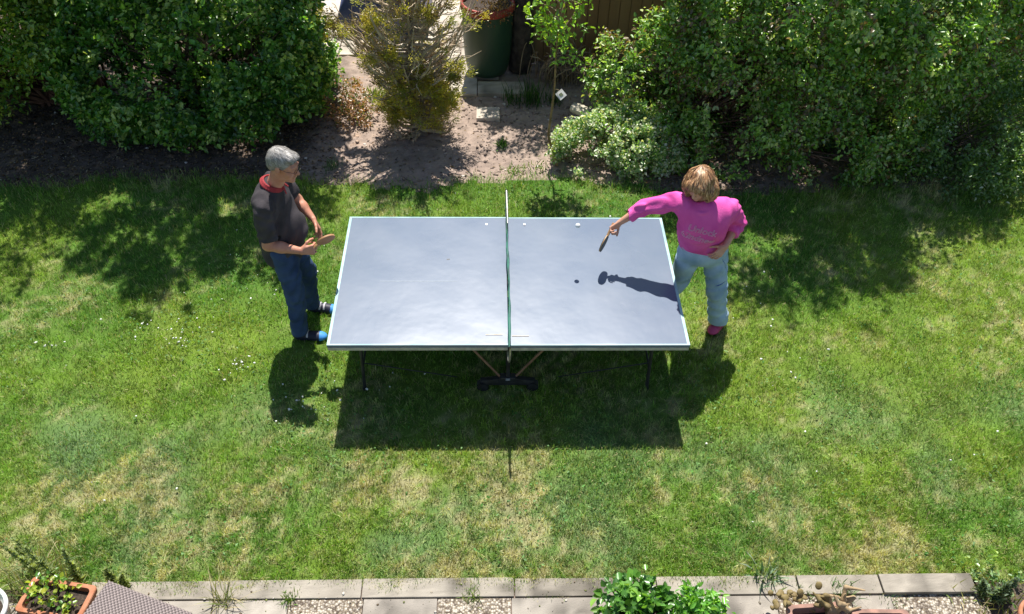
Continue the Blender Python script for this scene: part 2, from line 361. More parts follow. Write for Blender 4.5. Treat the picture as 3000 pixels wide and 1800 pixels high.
# ------------------------------------------------------------ grass blades
def blades(x, y, h, w, col, lean=.75, z0=0):
    n = len(x); a = rng.random(n) * 6.283; l = np.abs(rng.normal(size=n)) * lean; b = rng.random(n) * 6.283
    P = np.stack([x, y, np.full(n, z0 - .006)], -1); Wv = np.stack([np.cos(a), np.sin(a), 0 * a], -1) * (w / 2)[:, None]
    T = P + np.stack([np.cos(b) * np.sin(l), np.sin(b) * np.sin(l), np.cos(np.minimum(l, 1.35))], -1) * h[:, None]
    M = P + (T - P) * .55; M[:, 2] += h * .12 * np.sin(l)
    V = np.stack([P - Wv, P + Wv, M + Wv * .85, T, M - Wv * .85], 1)
    i = np.arange(n)[:, None] * 5
    F = np.concatenate([i + [0, 1, 2], i + [0, 2, 4], i + [4, 2, 3]])
    cc = np.repeat(col[:, None], 5, 1) * np.array([.8, .8, 1, 1.12, 1])[None, :, None]
    return V.reshape(-1, 3), F, cc.reshape(-1, 3)
n = 860000; y = -2.36 + 7.5 * rng.random(n) ** 1.25; x = rng.uniform(-1, 1, n) * (4.9 + .62 * (y + 2.5))
k = (y < lawn_edge(x) + .07 * rng.normal(size=n) - .03) & (y > -2.295 + .13 * (n2(x, x * 0, 7, 97, 3) - .5) + .028 * rng.normal(size=n)) & ((rng.random(n) < .5) | (n2(x, y, 5, 91, 3) > .42))
x, y = x[k], y[k]; gc = grass_col(x, y); v = rng.random(len(x))[:, None]
tf = n2(x, y, 26, 95, 2); gc = gc * (.62 + .6 * v) * (.40 + 1.25 * tf)[:, None]; dd = rng.random(len(x)) < .12; gc[dd] = np.array([.52, .46, .24]) * rng.uniform(.7, 1.2, dd.sum())[:, None]
h = .026 + .024 * rng.random(len(x)) + .030 * np.clip(tf - .45, 0, 1) * 2 + .03 * np.clip(n2(x, y, 2, 93) - .45, 0, 1) + .025 * (y > lawn_edge(x) - .25)
V, F, c = blades(x, y, h, rng.uniform(.0025, .0055, len(x)), np.clip(gc, 0, .8))
tag(link('grass', npmesh('grass', V, F, c), M_grass), 'sunlit mown lawn grass with straw coloured dry patches', 'grass', kind='stuff')

n = 9000; wx_ = rng.uniform(-1, 1, n); wy = -2.2 + 4.6 * rng.random(n); wx_ = wx_ * (4.0 + .62 * (wy + 2.5)); k = (n2(wx_, wy, 1.9, 141, 4) > .53) & (wy < lawn_edge(wx_) - .08); wx_, wy = wx_[k], wy[k]; n = len(wx_)
P = np.stack([wx_, wy, rng.uniform(.012, .04, n)], -1); cc = np.array([[.07, .20, .03], [.10, .27, .05], [.16, .30, .10], [.05, .15, .02]])[rng.integers(0, 4, n)] * rng.uniform(.7, 1.25, n)[:, None]
V, F, c = leaf_arrays(P, runit(n) * [1, 1, .25], np.array([0, 0, 1.]) + runit(n) * .4, rng.uniform(.012, .032, n), rng.uniform(.009, .020, n), cc)
tag(link('lawn_weeds', npmesh('lawn_weeds', V, F, c), M_grass), 'broad small weed and clover leaves growing through the lawn', 'weeds', kind='stuff')
# clover flowers, mostly on the left of the lawn
cl = [(-3.0, .12, .22, 16), (-2.82, -.0, .09, 16), (-1.55, -.75, .10, 16), (-2.25, -.30, .07, 14), (-1.2, -.55, .25, 12), (-2.3, .5, .4, 12), (-3.9, -.1, .05, 8), (-2.1, 1.1, .5, 7), (2.2, .5, .3, 10), (1.9, 1.7, .5, 8), (0, 1.9, 1.2, 10), (2.6, -.2, .8, 10), (-2.4, -1.0, .7, 10), (2.6, -1.1, .8, 8)]
px = np.concatenate([rng.normal(a, r, m) for a, b, r, m in cl]); py = np.concatenate([rng.normal(b, r * .7, m) for a, b, r, m in cl])
k = py < lawn_edge(px) - .1; px, py = px[k], py[k]; P = np.stack([px, py, rng.uniform(.03, .05, len(px))], -1)
c = np.array([.78, .78, .70]) * rng.uniform(.8, 1.0, len(px))[:, None]
M_petal = mat('petal', attr=True, rough=.7)
tag(link('clover_flowers', scatter_blobs('clover_flowers', P, rng.uniform(.004, .011, len(px)), c, None, .7), M_petal), 'tiny white clover flowers dotted through the lawn', 'clover flowers', kind='stuff')

# ------------------------------------------------------------ terrace at the front
def conc_col(seed, c1=(.36, .325, .27), c2=(.21, .185, .15)):
    def f(x, y):
        a = n2(x, y, 2.5, seed, 4)[..., None]; b = n2(x, y, 22, seed + 3, 3)[..., None]; d = n2(x, y, 90, seed + 5, 2)[..., None]
        return (np.array(c1) * (1 - a) + np.array(c2) * a) * (.62 + .5 * b + .26 * d) * (1 - .5 * np.clip(n2(x, y, 6, seed + 9, 3)[..., None] * 4 - 2.0, 0, 1))
    return f
M_conc = mat('weathered_concrete', attr=True, rough=.9, bump=.35, bscale=90, spec=.2)
def slab(bm, x0, x1, y0, y1, z, t=.06, bev=.004, jit=0): add_box(bm, ((x0 + x1) / 2, (y0 + y1) / 2, z - t / 2 + random.uniform(-jit, jit)), (x1 - x0, y1 - y0, t), 0, bev)
def slabs_obj(name, rects, z, colf, m, sub=0, jit=.002, zs=None):
    bm = bmesh.new()
    for q, r in enumerate(rects): slab(bm, *r, zs[q] if zs else z, jit=jit)
    if sub: bmesh.ops.subdivide_edges(bm, edges=[e for e in bm.edges if e.calc_length() > .05], cuts=sub, use_grid_fill=True)
    me = bmm(name, bm); co = np.array([v.co[:] for v in me.vertices]); setcol(me, colf(co[:, 0], co[:, 1])); return link(name, me, m)
tag(sheet('terrace_base', -7, 7, -5.0, -2.24, 60, 40, lambda x, y: x * 0 - .012, M_soil, lambda x, y: soil_col(x, y) * .6), kind='structure')
ks = [-2.86, -1.93, -1.02, .02, 1.0, 1.98]; ker = [(ks[i] + .004, ks[i + 1] - .004, -2.392, -2.262 + .004 * (i % 3)) for i in range(len(ks) - 1)] + [(1.984, 2.55, -2.40, -2.262), (2.556, 3.2, -2.402, -2.264)]
o = slabs_obj('terrace_kerb', ker, .018, conc_col(101), M_conc, 14, zs=[.018] * 5 + [.03, .045]); tag(o, kind='structure')
sm = [(-3.4, -2.01), (-2.0, -1.505), (-1.0, -.505), (.0, .75), (.755, 1.345), (1.35, 1.80), (2.32, 2.60)]
gr = [(-1.5, -1.005), (-.5, -.005), (1.805, 2.315), (2.605, 3.25)]
rows = [(-2.9, -2.40), (-3.41, -2.905), (-3.92, -3.415), (-4.43, -3.925)]
A = [(a, b, r0, r1) for a, b in sm for r0, r1 in rows[:1]] + [(a, b, r0, r1) for a, b in gr for r0, r1 in rows[1:2]]
B = [(a, b, r0, r1) for a, b in gr for r0, r1 in rows[:1]] + [(a, b, r0, r1) for a, b in sm for r0, r1 in rows[1:2]]
tag(slabs_obj('terrace_slabs', A, .010, conc_col(111, (.37, .335, .285), (.23, .205, .175)), M_conc, 14), kind='structure')
def pebble_mat():
    m = bpy.data.materials.new('exposed_pebbles'); m.use_nodes = True; n = m.node_tree.nodes; l = m.node_tree.links; b = n['Principled BSDF']; b.inputs['Roughness'].default_value = .8
    tc = n.new('ShaderNodeTexCoord'); v = n.new('ShaderNodeTexVoronoi'); v.inputs['Scale'].default_value = 62; l.new(tc.outputs['Object'], v.inputs['Vector'])
    cr = n.new('ShaderNodeValToRGB'); cr.color_ramp.elements[0].color = (.14, .11, .085, 1); cr.color_ramp.elements[0].position = .1; cr.color_ramp.elements[1].color = (.52, .47, .39, 1); cr.color_ramp.elements[1].position = .8
    sp = n.new('ShaderNodeSeparateColor'); l.new(v.outputs['Color'], sp.inputs[0]); l.new(sp.outputs[0], cr.inputs['Fac'])
    c2 = n.new('ShaderNodeValToRGB'); c2.color_ramp.elements[0].position = .35; c2.color_ramp.elements[0].color = (1, 1, 1, 1); c2.color_ramp.elements[1].position = .62; c2.color_ramp.elements[1].color = (.45, .4, .33, 1); l.new(v.outputs['Distance'], c2.inputs['Fac'])
    mx = n.new('ShaderNodeMix'); mx.data_type = 'RGBA'; mx.blend_type = 'MULTIPLY'; mx.inputs[0].default_value = 1; l.new(cr.outputs['Color'], mx.inputs[6]); l.new(c2.outputs['Color'], mx.inputs[7]); l.new(mx.outputs[2], b.inputs['Base Color'])
    bp = n.new('ShaderNodeBump'); bp.invert = True; bp.inputs['Strength'].default_value = 1; bp.inputs['Distance'].default_value = .008; l.new(v.outputs['Distance'], bp.inputs['Height']); l.new(bp.outputs['Normal'], b.inputs['Normal'])
    return m
tag(slabs_obj('pebble_slabs', B, .008, conc_col(121), pebble_mat(), 0), kind='structure')

# ------------------------------------------------------------ paving, low wall and shed at the back
M_path = M_conc
pv = []
for i in range(5):
    for j in range(7):
        x0 = -2.62 + i * .52 + .03 * j; y0 = 4.42 + j * .52
        if x0 < -1.9 and y0 < 4.6: continue
        if x0 > -.9 and y0 > 6.0: pass
        pv.append((x0, x0 + .508, y0, y0 + .508))
pv += [(-.86, -.30, 4.0, 4.40), (-.29, .28, 4.02, 4.30), (-.30, -.03, 3.48, 3.72), (1.0, 1.9, 6.3, 7.4), (.1, .98, 6.3, 7.4)]
tag(slabs_obj('paving', pv, .028, conc_col(131, (.60, .53, .44), (.42, .37, .31)), M_conc, 6, .004), kind='structure')
w = box_obj('low_wall', [((-3.1, 5.38, .11), (1.1, .22, .24), -.12)], mat('pale_render', (.62, .6, .56), (.48, .46, .42), 8, .85, .2, 60), None, .01); tag(w, 'short low wall end with a white coping beside the left bush', 'low wall')
w2 = box_obj('stone_slab', [((-2.32, 4.95, .09), (.07, .34, .17), .35)], mat('grey_slab', (.30, .27, .22), (.2, .18, .15), 9, .9), None, .006); tag(w2, 'upright grey slab edge standing on the sunny paving', 'stone slab')
# shed
def board_mat(name, c1, c2):
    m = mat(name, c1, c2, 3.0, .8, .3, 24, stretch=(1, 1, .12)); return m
sh = empty('garden_shed', (.38, 4.80, 0), 'brown timber shed in shade behind the young tree', 'shed')
bm = bmesh.new(); x0 = .40
while x0 < 3.6:
    wd = .13; add_box(bm, (x0 + wd / 2, 4.80 + random.uniform(-.003, .003), 1.13), (wd - .006, .022, 2.2), 0, .003); x0 += wd
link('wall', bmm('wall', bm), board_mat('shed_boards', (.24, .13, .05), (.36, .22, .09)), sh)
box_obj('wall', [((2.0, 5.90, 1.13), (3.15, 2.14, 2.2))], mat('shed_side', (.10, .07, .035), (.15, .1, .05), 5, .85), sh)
box_obj('roof', [((1.80, 5.78, 2.34), (3.72, 2.16, .07))], mat('roofing_felt', (.05, .05, .05), (.09, .085, .08), 20, .95), sh)
box_obj('corner_post', [((.40, 4.795, 1.12), (.05, .05, 2.2))], board_mat('post_wood', (.16, .11, .05), (.22, .16, .08)), sh, .004)

# dark ivy trunk in front of the shed corner
t = empty('ivy_tree', (.25, 4.62, 0), 'dark gnarled trunk between green barrel and shed wall', 'tree')
tt = np.linspace(0, 1, 9); tube_obj('trunk', [(np.stack([.235 + .02 * np.sin(tt * 5), 4.66 + .0 * tt, 2.25 * tt], -1), .15 - .04 * tt), (np.stack([.33 - .04 * tt, 4.58 + .02 * np.cos(4 * tt), 1.6 * tt], -1), .05 - .015 * tt), (np.stack([.17 + .03 * np.cos(tt * 4), 4.58 + .03 * tt, 1.9 * tt], -1), .04 - .01 * tt)], mat('dark_bark', (.02, .016, .013), (.075, .058, .042), 12, .95, 1, 30), t, 10)
V, F, c = foliage([((.25, 4.75, 2.3), (.5, .45, .4))], 260, 16, .05, [(.04, .10, .02), (.03, .07, .02)])
link('crown', npmesh('crown', V, F, c), M_leaf, t)

# green barrel with red rim
b = empty('garden_barrel', (-.17, 4.56, 0), 'dark green plastic barrel with a red rim on the paving', 'barrel')
bc = (-.17, 4.56, .035)
M_green = mat('green_plastic', (.012, .045, .028), (.03, .07, .035), 3.5, .42, .1, 12, stretch=(1, 1, .25), contrast=(.3, .7))
prof = [(.001, 0), (.20, 0), (.235, .02), (.262, .09), (.285, .25), (.297, .45), (.305, .80), (.305, .85), (.288, .85), (.28, .75), (.001, .73)]
lathe('body', prof, M_green, b, bc, 48)
lathe('rim', [(.306, .815), (.322, .825), (.326, .85), (.322, .905), (.308, .915), (.293, .905), (.289, .84), (.306, .815)], mat('red_plastic', (.30, .035, .022), (.42, .07, .045), 6, .5), b, bc, 48)
lathe('soil_fill', [(.001, .85), (.15, .865), (.287, .845)], M_potsoil, b, bc, 32)
V, F, c = foliage([((-.17, 4.56, .89), (.24, .24, .08))], 60, 10, .035, [(.30, .2, .09), (.2, .13, .06)], zmin=.85)
link('dry_cuttings', npmesh('dry_cuttings', V, F, c), M_leaf, b)

# blue tarpaulin over a pile
def tarp():
    nx, ny = 70, 60; xs = np.linspace(-2.15, -.95, nx); ys = np.linspace(5.45, 6.7, ny); X, Y = np.meshgrid(xs, ys, indexing='ij')
    u = np.minimum(np.minimum(X - xs[0], xs[-1] - X), np.minimum(Y - ys[0], ys[-1] - Y)); Z = .04 + .5 * np.clip(u / .13, 0, 1) ** .5 * (.8 + .4 * n2(X, Y, 2.2, 81)) + .03 * np.sin(X * 30 + 6 * n2(X, Y, 3, 83)) * np.clip(u / .1, 0, 1)
    V = np.stack([X, Y, Z], -1).reshape(-1, 3); i = np.arange(nx - 1)[:, None] * ny + np.arange(ny - 1)[None]
    return npmesh('tarpaulin', V, np.stack([i, i + ny, i + ny + 1, i + 1], -1).reshape(-1, 4))
tag(link('tarpaulin', tarp(), mat('blue_tarp', (.04, .055, .15), (.09, .10, .2), 4, .45, .2, 20), None, True), 'dark blue tarpaulin covering a low pile behind the dry conifer', 'tarpaulin')

# bundle of dry stems against the shed
L = []
for k in range(110):
    a = random.uniform(0, 6.28); bx, by = .74 + random.gauss(0, .17), 4.42 + random.gauss(0, .09); H = random.uniform(.22, .5); ox, oy = random.gauss(0, .14), random.gauss(-.05, .1)
    tt = np.linspace(0, 1, 6); L.append((np.stack([bx + ox * tt ** 1.5, by + oy * tt ** 2, H * np.sin(tt * 1.5)], -1), np.linspace(.008, .004, 6)))
for k in range(14):
    tt = np.linspace(0, 1, 10); r = random.uniform(.2, .3); L.append((np.stack([.76 - r * np.cos(tt * 3.1), 4.3 + random.uniform(-.08, .08) + 0 * tt, .12 + random.uniform(.2, .33) * np.sin(tt * 3.1)], -1), .006))
o = tube_obj('dry_stems', L, M_twig, None, 5); tag(o, 'heap of pale dry stems lying against the shed wall', 'dry stems', kind='stuff')
# cut stones
M_st = mat('cut_stone', (.42, .38, .32), (.25, .22, .19), 8, .9, .5, 30)
def rock(name, loc, size, rot, label, m=M_st, seed=0):
    bm = bmesh.new(); bmesh.ops.create_cube(bm, size=1); bmesh.ops.bevel(bm, geom=bm.edges[:], offset=.08, segments=2, affect='EDGES'); bmesh.ops.subdivide_edges(bm, edges=bm.edges[:], cuts=2, use_grid_fill=True)
    for v in bm.verts:
        q = np.array([v.co[:]]); d = (fbm(q, 2.2, 200 + seed)[0] - .5) * .35; v.co *= 1 + d
    bmesh.ops.transform(bm, matrix=Matrix.Translation(loc) @ Matrix.Rotation(rot, 4, 'Z') @ Matrix.Rotation(.12, 4, 'Y') @ Matrix.Diagonal((*size, 1)), verts=bm.verts)
    o = link(name, bmm(name, bm), m, None, True); return tag(o, label, 'stone', 'stones stacked at the bed edge')
rock('stone', (.84, 3.26, .08), (.26, .17, .17), .35, 'grey rough stone lying lower in the stack beside the white flowering bush', seed=1)
rock('stone', (.93, 3.36, .20), (.30, .14, .07), -.45, 'pale flat stone lying on top of the grey rough stone', mat('pale_stone', (.6, .54, .42), (.42, .38, .3), 8, .9, .4, 30), 2)

# ------------------------------------------------------------ big bushes
GR_L = [(.08, .23, .035), (.11, .29, .04), (.04, .12, .022), (.20, .38, .07), (.36, .50, .16), (.05, .15, .03)]
shrub('lilac_bush', (-3.4, 3.8, 0), 'large dense dark green bush left of the bare soil, behind the man', 'bush',
      [((-3.4, 3.95, 1.4), (1.2, 1.0, .9)), ((-3.45, 3.40, .62), (1.25, .72, .72)), ((-2.7, 3.45, .45), (.65, .6, .5)), ((-4.2, 3.35, .5), (.5, .5, .5)), ((-2.62, 4.0, .50), (.65, .65, .52)), ((-3.0, 3.3, 1.3), (1.0, .6, .7)), ((-4.3, 3.8, 1.2), (.75, .9, .55)), ((-2.75, 4.0, 1.5), (.7, .8, .6))],
      [(-3.5, 3.9, 0), (-3.1, 4.0, 0), (-3.8, 4.1, 0)], 3700, 20, .058, GR_L, nb=130, upper=([((-3.35, 3.95, 2.75), (1.45, 1.35, 2.2))], 1350), r0=.028, inner=.14, thr=.43, nsc=2.2, rough=.26, shoot=.15, spread=.09, aspect=.66)
shrub('tall_shrub', (-5.3, 4.2, 0), 'paler bush at the far left with bare reddish stems showing below its leaves', 'bush',
      [((-5.4, 4.1, 1.7), (1.1, 1.1, .8)), ((-5.3, 3.6, 1.25), (.9, .75, .55)), ((-5.75, 3.3, .35), (.4, .35, .35)), ((-6.6, 3.4, .7), (.7, .7, .7)), ((-4.7, 3.7, 1.9), (.6, .6, .5))],
      [(-5.0, 3.9, 0), (-5.3, 3.8, 0), (-5.6, 4.0, 0), (-4.8, 4.1, 0)], 1700, 20, .052, upper=([((-5.5, 4.1, 2.6), (1.25, 1.5, 1.7)), ((-4.7, 3.6, 2.9), (.9, 1.0, 1.1))], 800), cols=[(.16, .31, .04), (.22, .35, .045), (.28, .36, .05), (.09, .22, .03)], nb=110, r0=.03, bmat=mat('red_stem', (.07, .03, .018), (.15, .075, .045), 10, .9), inner=.15, thr=.46, shoot=.2, spread=.13)
GR_R = [(.17, .34, .055), (.10, .23, .04), (.26, .43, .10), (.14, .30, .05), (.40, .52, .24), (.15, .12, .06)]
shrub('weeping_bush', (2.8, 3.4, 0), 'huge drooping green bush behind the woman, right of the bare soil', 'bush',
      [((2.98, 3.35, 1.4), (1.15, .95, .85)), ((2.2, 3.25, .75), (.82, .75, .78)), ((1.6, 3.45, .55), (.52, .55, .60)), ((2.9, 2.95, .8), (1.1, .75, .9)), ((3.9, 3.45, 1.2), (1.2, 1.05, 1.0)), ((4.7, 3.7, 1.1), (1.1, 1.0, 1.0)), ((3.6, 2.72, .5), (.9, .5, .55)), ((2.4, 2.62, .28), (.75, .42, .36)), ((3.2, 2.42, .18), (.6, .28, .24)), ((4.1, 2.6, .25), (.5, .35, .3))],
      [(2.6, 3.4, 0), (3.1, 3.5, 0), (3.8, 3.5, 0), (2.1, 3.4, 0), (4.3, 3.6, 0)], 5200, 20, .050, GR_R, nb=230, upper=([((2.85, 3.45, 2.4), (1.1, 1.3, 2.1)), ((3.85, 3.5, 1.7), (1.05, 1.25, 1.5)), ((4.5, 3.6, 1.6), (.85, 1.0, 1.2))], 1800), r0=.02, bmat=mat('brown_stem', (.09, .05, .035), (.2, .12, .09), 10, .9), inner=.12, thr=.44, shoot=.16, spread=.09, nsc=2.6, white=.004, up=-.15, rough=.24)
shrub('low_bush', (4.95, 2.6, 0), 'low loose bush with pale leaf tips at the right lawn edge', 'bush',
      [((4.7, 2.75, .35), (.6, .55, .42)), ((5.3, 2.65, .4), (.7, .6, .45)), ((5.0, 2.25, .2), (.5, .35, .25)), ((5.9, 3.0, .4), (.6, .6, .5))], [(4.8, 2.8, 0), (5.3, 2.7, 0)], 900, 16, .042, [(.11, .22, .05), (.16, .28, .08), (.08, .16, .04)], nb=90, r0=.01, inner=.3, thr=.42, shoot=.14, spread=.1, white=.05)
shrub('golden_hedge', (6.6, 4.6, 0), 'bright yellow green hedge at the far right edge', 'hedge',
      [((6.5, 4.7, .8), (.75, .9, 1.0)), ((6.9, 5.6, .8), (.8, .9, .9)), ((6.6, 4.0, .45), (.5, .5, .5))], [(6.5, 4.7, 0), (6.9, 5.4, 0)], 1200, 16, .045, [(.2, .3, .03), (.28, .36, .04), (.12, .22, .03)], nb=30, inner=.2, thr=.36)
shrub('flowering_plant', (1.1, 2.55, 0), 'low mound of pale white dotted leaves left of the big right bush', 'plant',
      [((1.0, 2.68, .18), (.42, .30, .26)), ((1.5, 2.56, .2), (.42, .28, .26)), ((.8, 2.56, .1), (.22, .2, .15)), ((1.3, 2.86, .26), (.4, .25, .22))], [(1.0, 2.6, 0), (1.3, 2.6, 0)], 760, 18, .034, [(.26, .42, .18), (.17, .34, .09), (.34, .48, .26), (.12, .26, .07)], nb=20, r0=.006, inner=.2, thr=.3, shoot=.08, spread=.07, aspect=.85, white=.42, zmin=.02)

# ------------------------------------------------------------ half dead conifer
cf = empty('dry_conifer', (-.94, 3.2, 0), 'half dead conifer with bare branches and yellow brown sprays on bare soil', 'tree')
g = np.random.default_rng(5); L = []; tips = []
trk = np.array([[-.93, 3.2, 0], [-.95, 3.2, .3], [-1.0, 3.18, .65], [-.98, 3.2, 1.0], [-.93, 3.22, 1.5], [-.92, 3.24, 2.05]]); 
def lerp_path(P, t): f = t * (len(P) - 1); i = min(int(f), len(P) - 2); return P[i] + (P[i + 1] - P[i]) * (f - i)
tr_ = [lerp_path(trk, t) for t in np.linspace(0, 1, 18)]; L0 = [(np.array(tr_) + g.normal(size=(18, 3)) * .008, np.linspace(.055, .015, 18))]
L0 += [(np.array([lerp_path(trk, t) for t in np.linspace(0, .55, 10)]) + np.array([dx, dy, 0]) * np.linspace(1, 2.4, 10)[:, None], np.linspace(.03, .012, 10)) for dx, dy in ((.05, -.03), (-.05, .02), (.02, .05))]
for k in range(240):
    t = (g.random() ** 1.25 * .95) if k < 180 else g.uniform(.4, .95); b = lerp_path(trk, t); a = g.random() * 6.283; hz = b[2]
    Ln = (.30 + .34 * g.random()) * (1.0 if hz < .35 else 1.18 if hz < 1.2 else .75); 
    if hz < .8: Ln *= .62 + .3 * max(0, hz - .5)
    o_ = np.array([math.cos(a), math.sin(a) * .8, 0]); rise = g.uniform(.25, 1.0) * (1 if hz > .3 else .45)
    s = np.linspace(0, 1, 9)[:, None]; q = b + o_ * Ln * (s ** .7) + np.array([0, 0, 1.]) * rise * Ln * s ** 2.1 + np.cumsum(g.normal(size=(9, 3)) * .013, 0); q[:, 2] = np.maximum(q[:, 2], .03)
    L.append((q, np.linspace(.019, .006, 9) * g.uniform(.5, 1.5)))
    for w_ in range(5):
        i = g.integers(3, 9); d = runit(1)[0] * .6 + o_ * .5 + np.array([0, 0, .5]); m_ = q[i] + np.outer(np.linspace(0, 1, 5), d) * g.uniform(.08, .22) + np.cumsum(g.normal(size=(5, 3)) * .012, 0)
        L.append((m_, np.linspace(.0055, .0028, 5))); tips.append(m_[-1]); tips.append(m_[2])
    tips.append(q[-1])
tube_obj('trunk', L0, mat('grey_bark', (.12, .09, .065), (.27, .22, .17), 14, .95, .8, 50), cf, 8); tube_obj('branches', L, mat('bleached_twig', (.30, .22, .13), (.55, .44, .31), 9, .85), cf, 5)
tips = np.array(tips); hue = fbm(tips, 1.9, 41); keep = (g.random(len(tips)) < np.where(tips[:, 2] < .5, .75, .75)) & (fbm(tips, 4.5, 47, 2) > np.where(tips[:, 2] < .6, .55, .55)); T = tips[keep]; hue = hue[keep]
ncl = len(T); per = 60; fn = runit(ncl); od = T - np.array([-.95, 3.2, 0]); od[:, 2] = .25; od /= np.linalg.norm(od, axis=1)[:, None]
P = np.repeat(T, per, 0); D = np.repeat(od, per, 0) + runit(ncl * per) * .8; off = rng.normal(size=P.shape) * .026; P = P + off + D * .02
ccl = np.array([[.60, .52, .08], [.44, .44, .07], [.28, .33, .06], [.34, .27, .10], [.22, .17, .07]]); ci = np.repeat(rng.choice(5, ncl, p=[.3, .27, .15, .16, .12]), per)
col = ccl[ci] * rng.uniform(.65, 1.25, len(P))[:, None]; P[:, 2] = np.maximum(P[:, 2], .02)
V, F, c = leaf_arrays(P, D, np.repeat(fn, per, 0) + runit(len(P)) * .5, rng.uniform(.018, .042, len(P)), rng.uniform(.006, .012, len(P)), col, .1)
link('foliage', npmesh('foliage', V, F, c), M_leaf, cf)

# ------------------------------------------------------------ young tree with a tag
yt = empty('young_tree', (.59, 2.62, 0), 'slim young tree with a bent trunk and bright green leaves', 'tree')
tp = np.array([[.59, 2.62, -.02], [.56, 2.63, .12], [.505, 2.65, .25], [.48, 2.66, .36], [.50, 2.67, .6], [.52, 2.68, .9], [.515, 2.69, 1.2], [.52, 2.70, 1.5], [.56, 2.72, 2.0]])
L = [(np.array([lerp_path(tp, t) for t in np.linspace(0, 1, 26)]), np.linspace(.017, .007, 26))]
yb = []
for k in range(16):
    b = lerp_path(tp, random.uniform(.78, .99)); e = b + np.array([random.uniform(-.2, .2), random.uniform(-.2, .2), random.uniform(.05, .3)]); s = np.linspace(0, 1, 6)[:, None]; yb.append((b + (e - b) * s + np.array([0, 0, -.08]) * (s * s), np.linspace(.006, .002, 6)))
tube_obj('trunk', L, mat('young_bark', (.16, .10, .04), (.30, .2, .08), 12, .8), yt, 8); tube_obj('branches', yb, M_twig, yt, 5)
V, F, c = foliage([((.50, 2.74, 1.78), (.24, .2, .24)), ((.40, 2.7, 1.55), (.12, .12, .14)), ((.62, 2.70, 1.52), (.13, .12, .14)), ((.66, 2.64, 1.30), (.11, .09, .07)), ((.55, 2.8, 2.15), (.28, .28, .3)), ((.88, 3.0, .98), (.06, .06, .05))], 120, 8, .062, [(.22, .42, .04), (.32, .52, .045), (.15, .30, .04)], thr=.25, inner=.5, shoot=.12, spread=.1, aspect=.5)
link('foliage', npmesh('foliage', V, F, c), M_leaf, yt)
tg = empty('tree_tag', (.575, 2.635, .87), 'small white square tag tilted on the young tree trunk', 'tag')
Mx = Matrix.Rotation(R(50), 4, 'X') @ Matrix.Rotation(R(40), 4, 'Z')
bm = bmesh.new(); add_box(bm, (.585, 2.62, .862), (.085, .085, .004), 0, .001, Mx); link('card', bmm('card', bm), mat('tag_white', (.72, .71, .66), (.6, .58, .52), 20, .6), tg)
bm = bmesh.new(); add_box(bm, Vector((.585, 2.62, .862)) + (Mx.to_3x3() @ Vector((0, 0, .0035))), (.034, .034, .003), 0, .001, Mx); link('emblem', bmm('emblem', bm), mat('tag_green', (.13, .16, .08), (.2, .22, .12), 30, .6), tg)
tube_obj('tie', [(np.array([[.52, 2.66, .90], [.55, 2.64, .91], [.575, 2.625, .895]]), .002)], M_twig, tg, 5)

# weeds on the bed and at the slab edge
def tuft(name, x, y, n, h, label, cols, lean=.5, w=.008, z0=0, r=.05, cat='weed', group=None):
    xs = x + rng.normal(size=n) * r; ys = y + rng.normal(size=n) * r; cc = np.array(cols)[rng.integers(0, len(cols), n)] * rng.uniform(.75, 1.2, n)[:, None]
    V, F, c = blades(xs, ys, h * rng.uniform(.5, 1.1, n), np.full(n, w) * rng.uniform(.6, 1.3, n), cc, lean, z0)
    o = link(name, npmesh(name, V, F, c), M_grass); return tag(o, label, cat, group)
dg = [(.05, .14, .03), (.03, .09, .03), (.08, .18, .03)]
tuft('grass_tuft', .35, 3.85, 130, .34, 'dark green long grass clump left of the dry stems', dg, .35, r=.07)
tuft('grass_tuft', .12, 3.88, 70, .24, 'dark green grass clump beside the corner of the shaded slab', dg, .4, r=.06)
tuft('grass_tuft', .62, 3.86, 60, .22, 'thin grass clump just left of the young tree trunk in shade', dg, .4, r=.05)
tuft('soil_weed', -.01, 2.98, 60, .10, 'single small green weed growing in the sunny soil', [(.10, .24, .03), (.06, .16, .02)], .9, .012, r=.03)
tuft('soil_weed', .1, 2.5, 60, .07, 'flat patch of weed where the soil meets the lawn', [(.2, .3, .04), (.10, .22, .03)], .9, .01, r=.06)
tuft('soil_weed', .35, 2.56, 60, .08, 'loose weed patch left of the young tree foot', [(.2, .3, .04), (.10, .22, .03)], .9, .01, r=.07)
tuft('soil_weed', -1.86, 2.55, 50, .12, 'bluish green weed on the soil behind the man', [(.12, .2, .09)], .6, .009, r=.04)
tuft('soil_weed', -1.5, 4.0, 90, .14, 'yellow green weed between paving and bare soil', [(.25, .32, .04), (.14, .24, .03)], .8, .014, r=.07)
shrub('reddish_weed', (-1.85, 3.75, 0), 'rusty pink dry weed hanging at the left bush foot', 'weed', [((-1.85, 3.72, .14), (.22, .25, .18)), ((-1.72, 3.45, .06), (.25, .2, .08))], [(-1.85, 3.72, 0)], 130, 12, .032, [(.42, .24, .14), (.3, .17, .09), (.14, .17, .04)], nb=10, r0=.004, thr=.3, shoot=.06, spread=.06, zmin=.01)

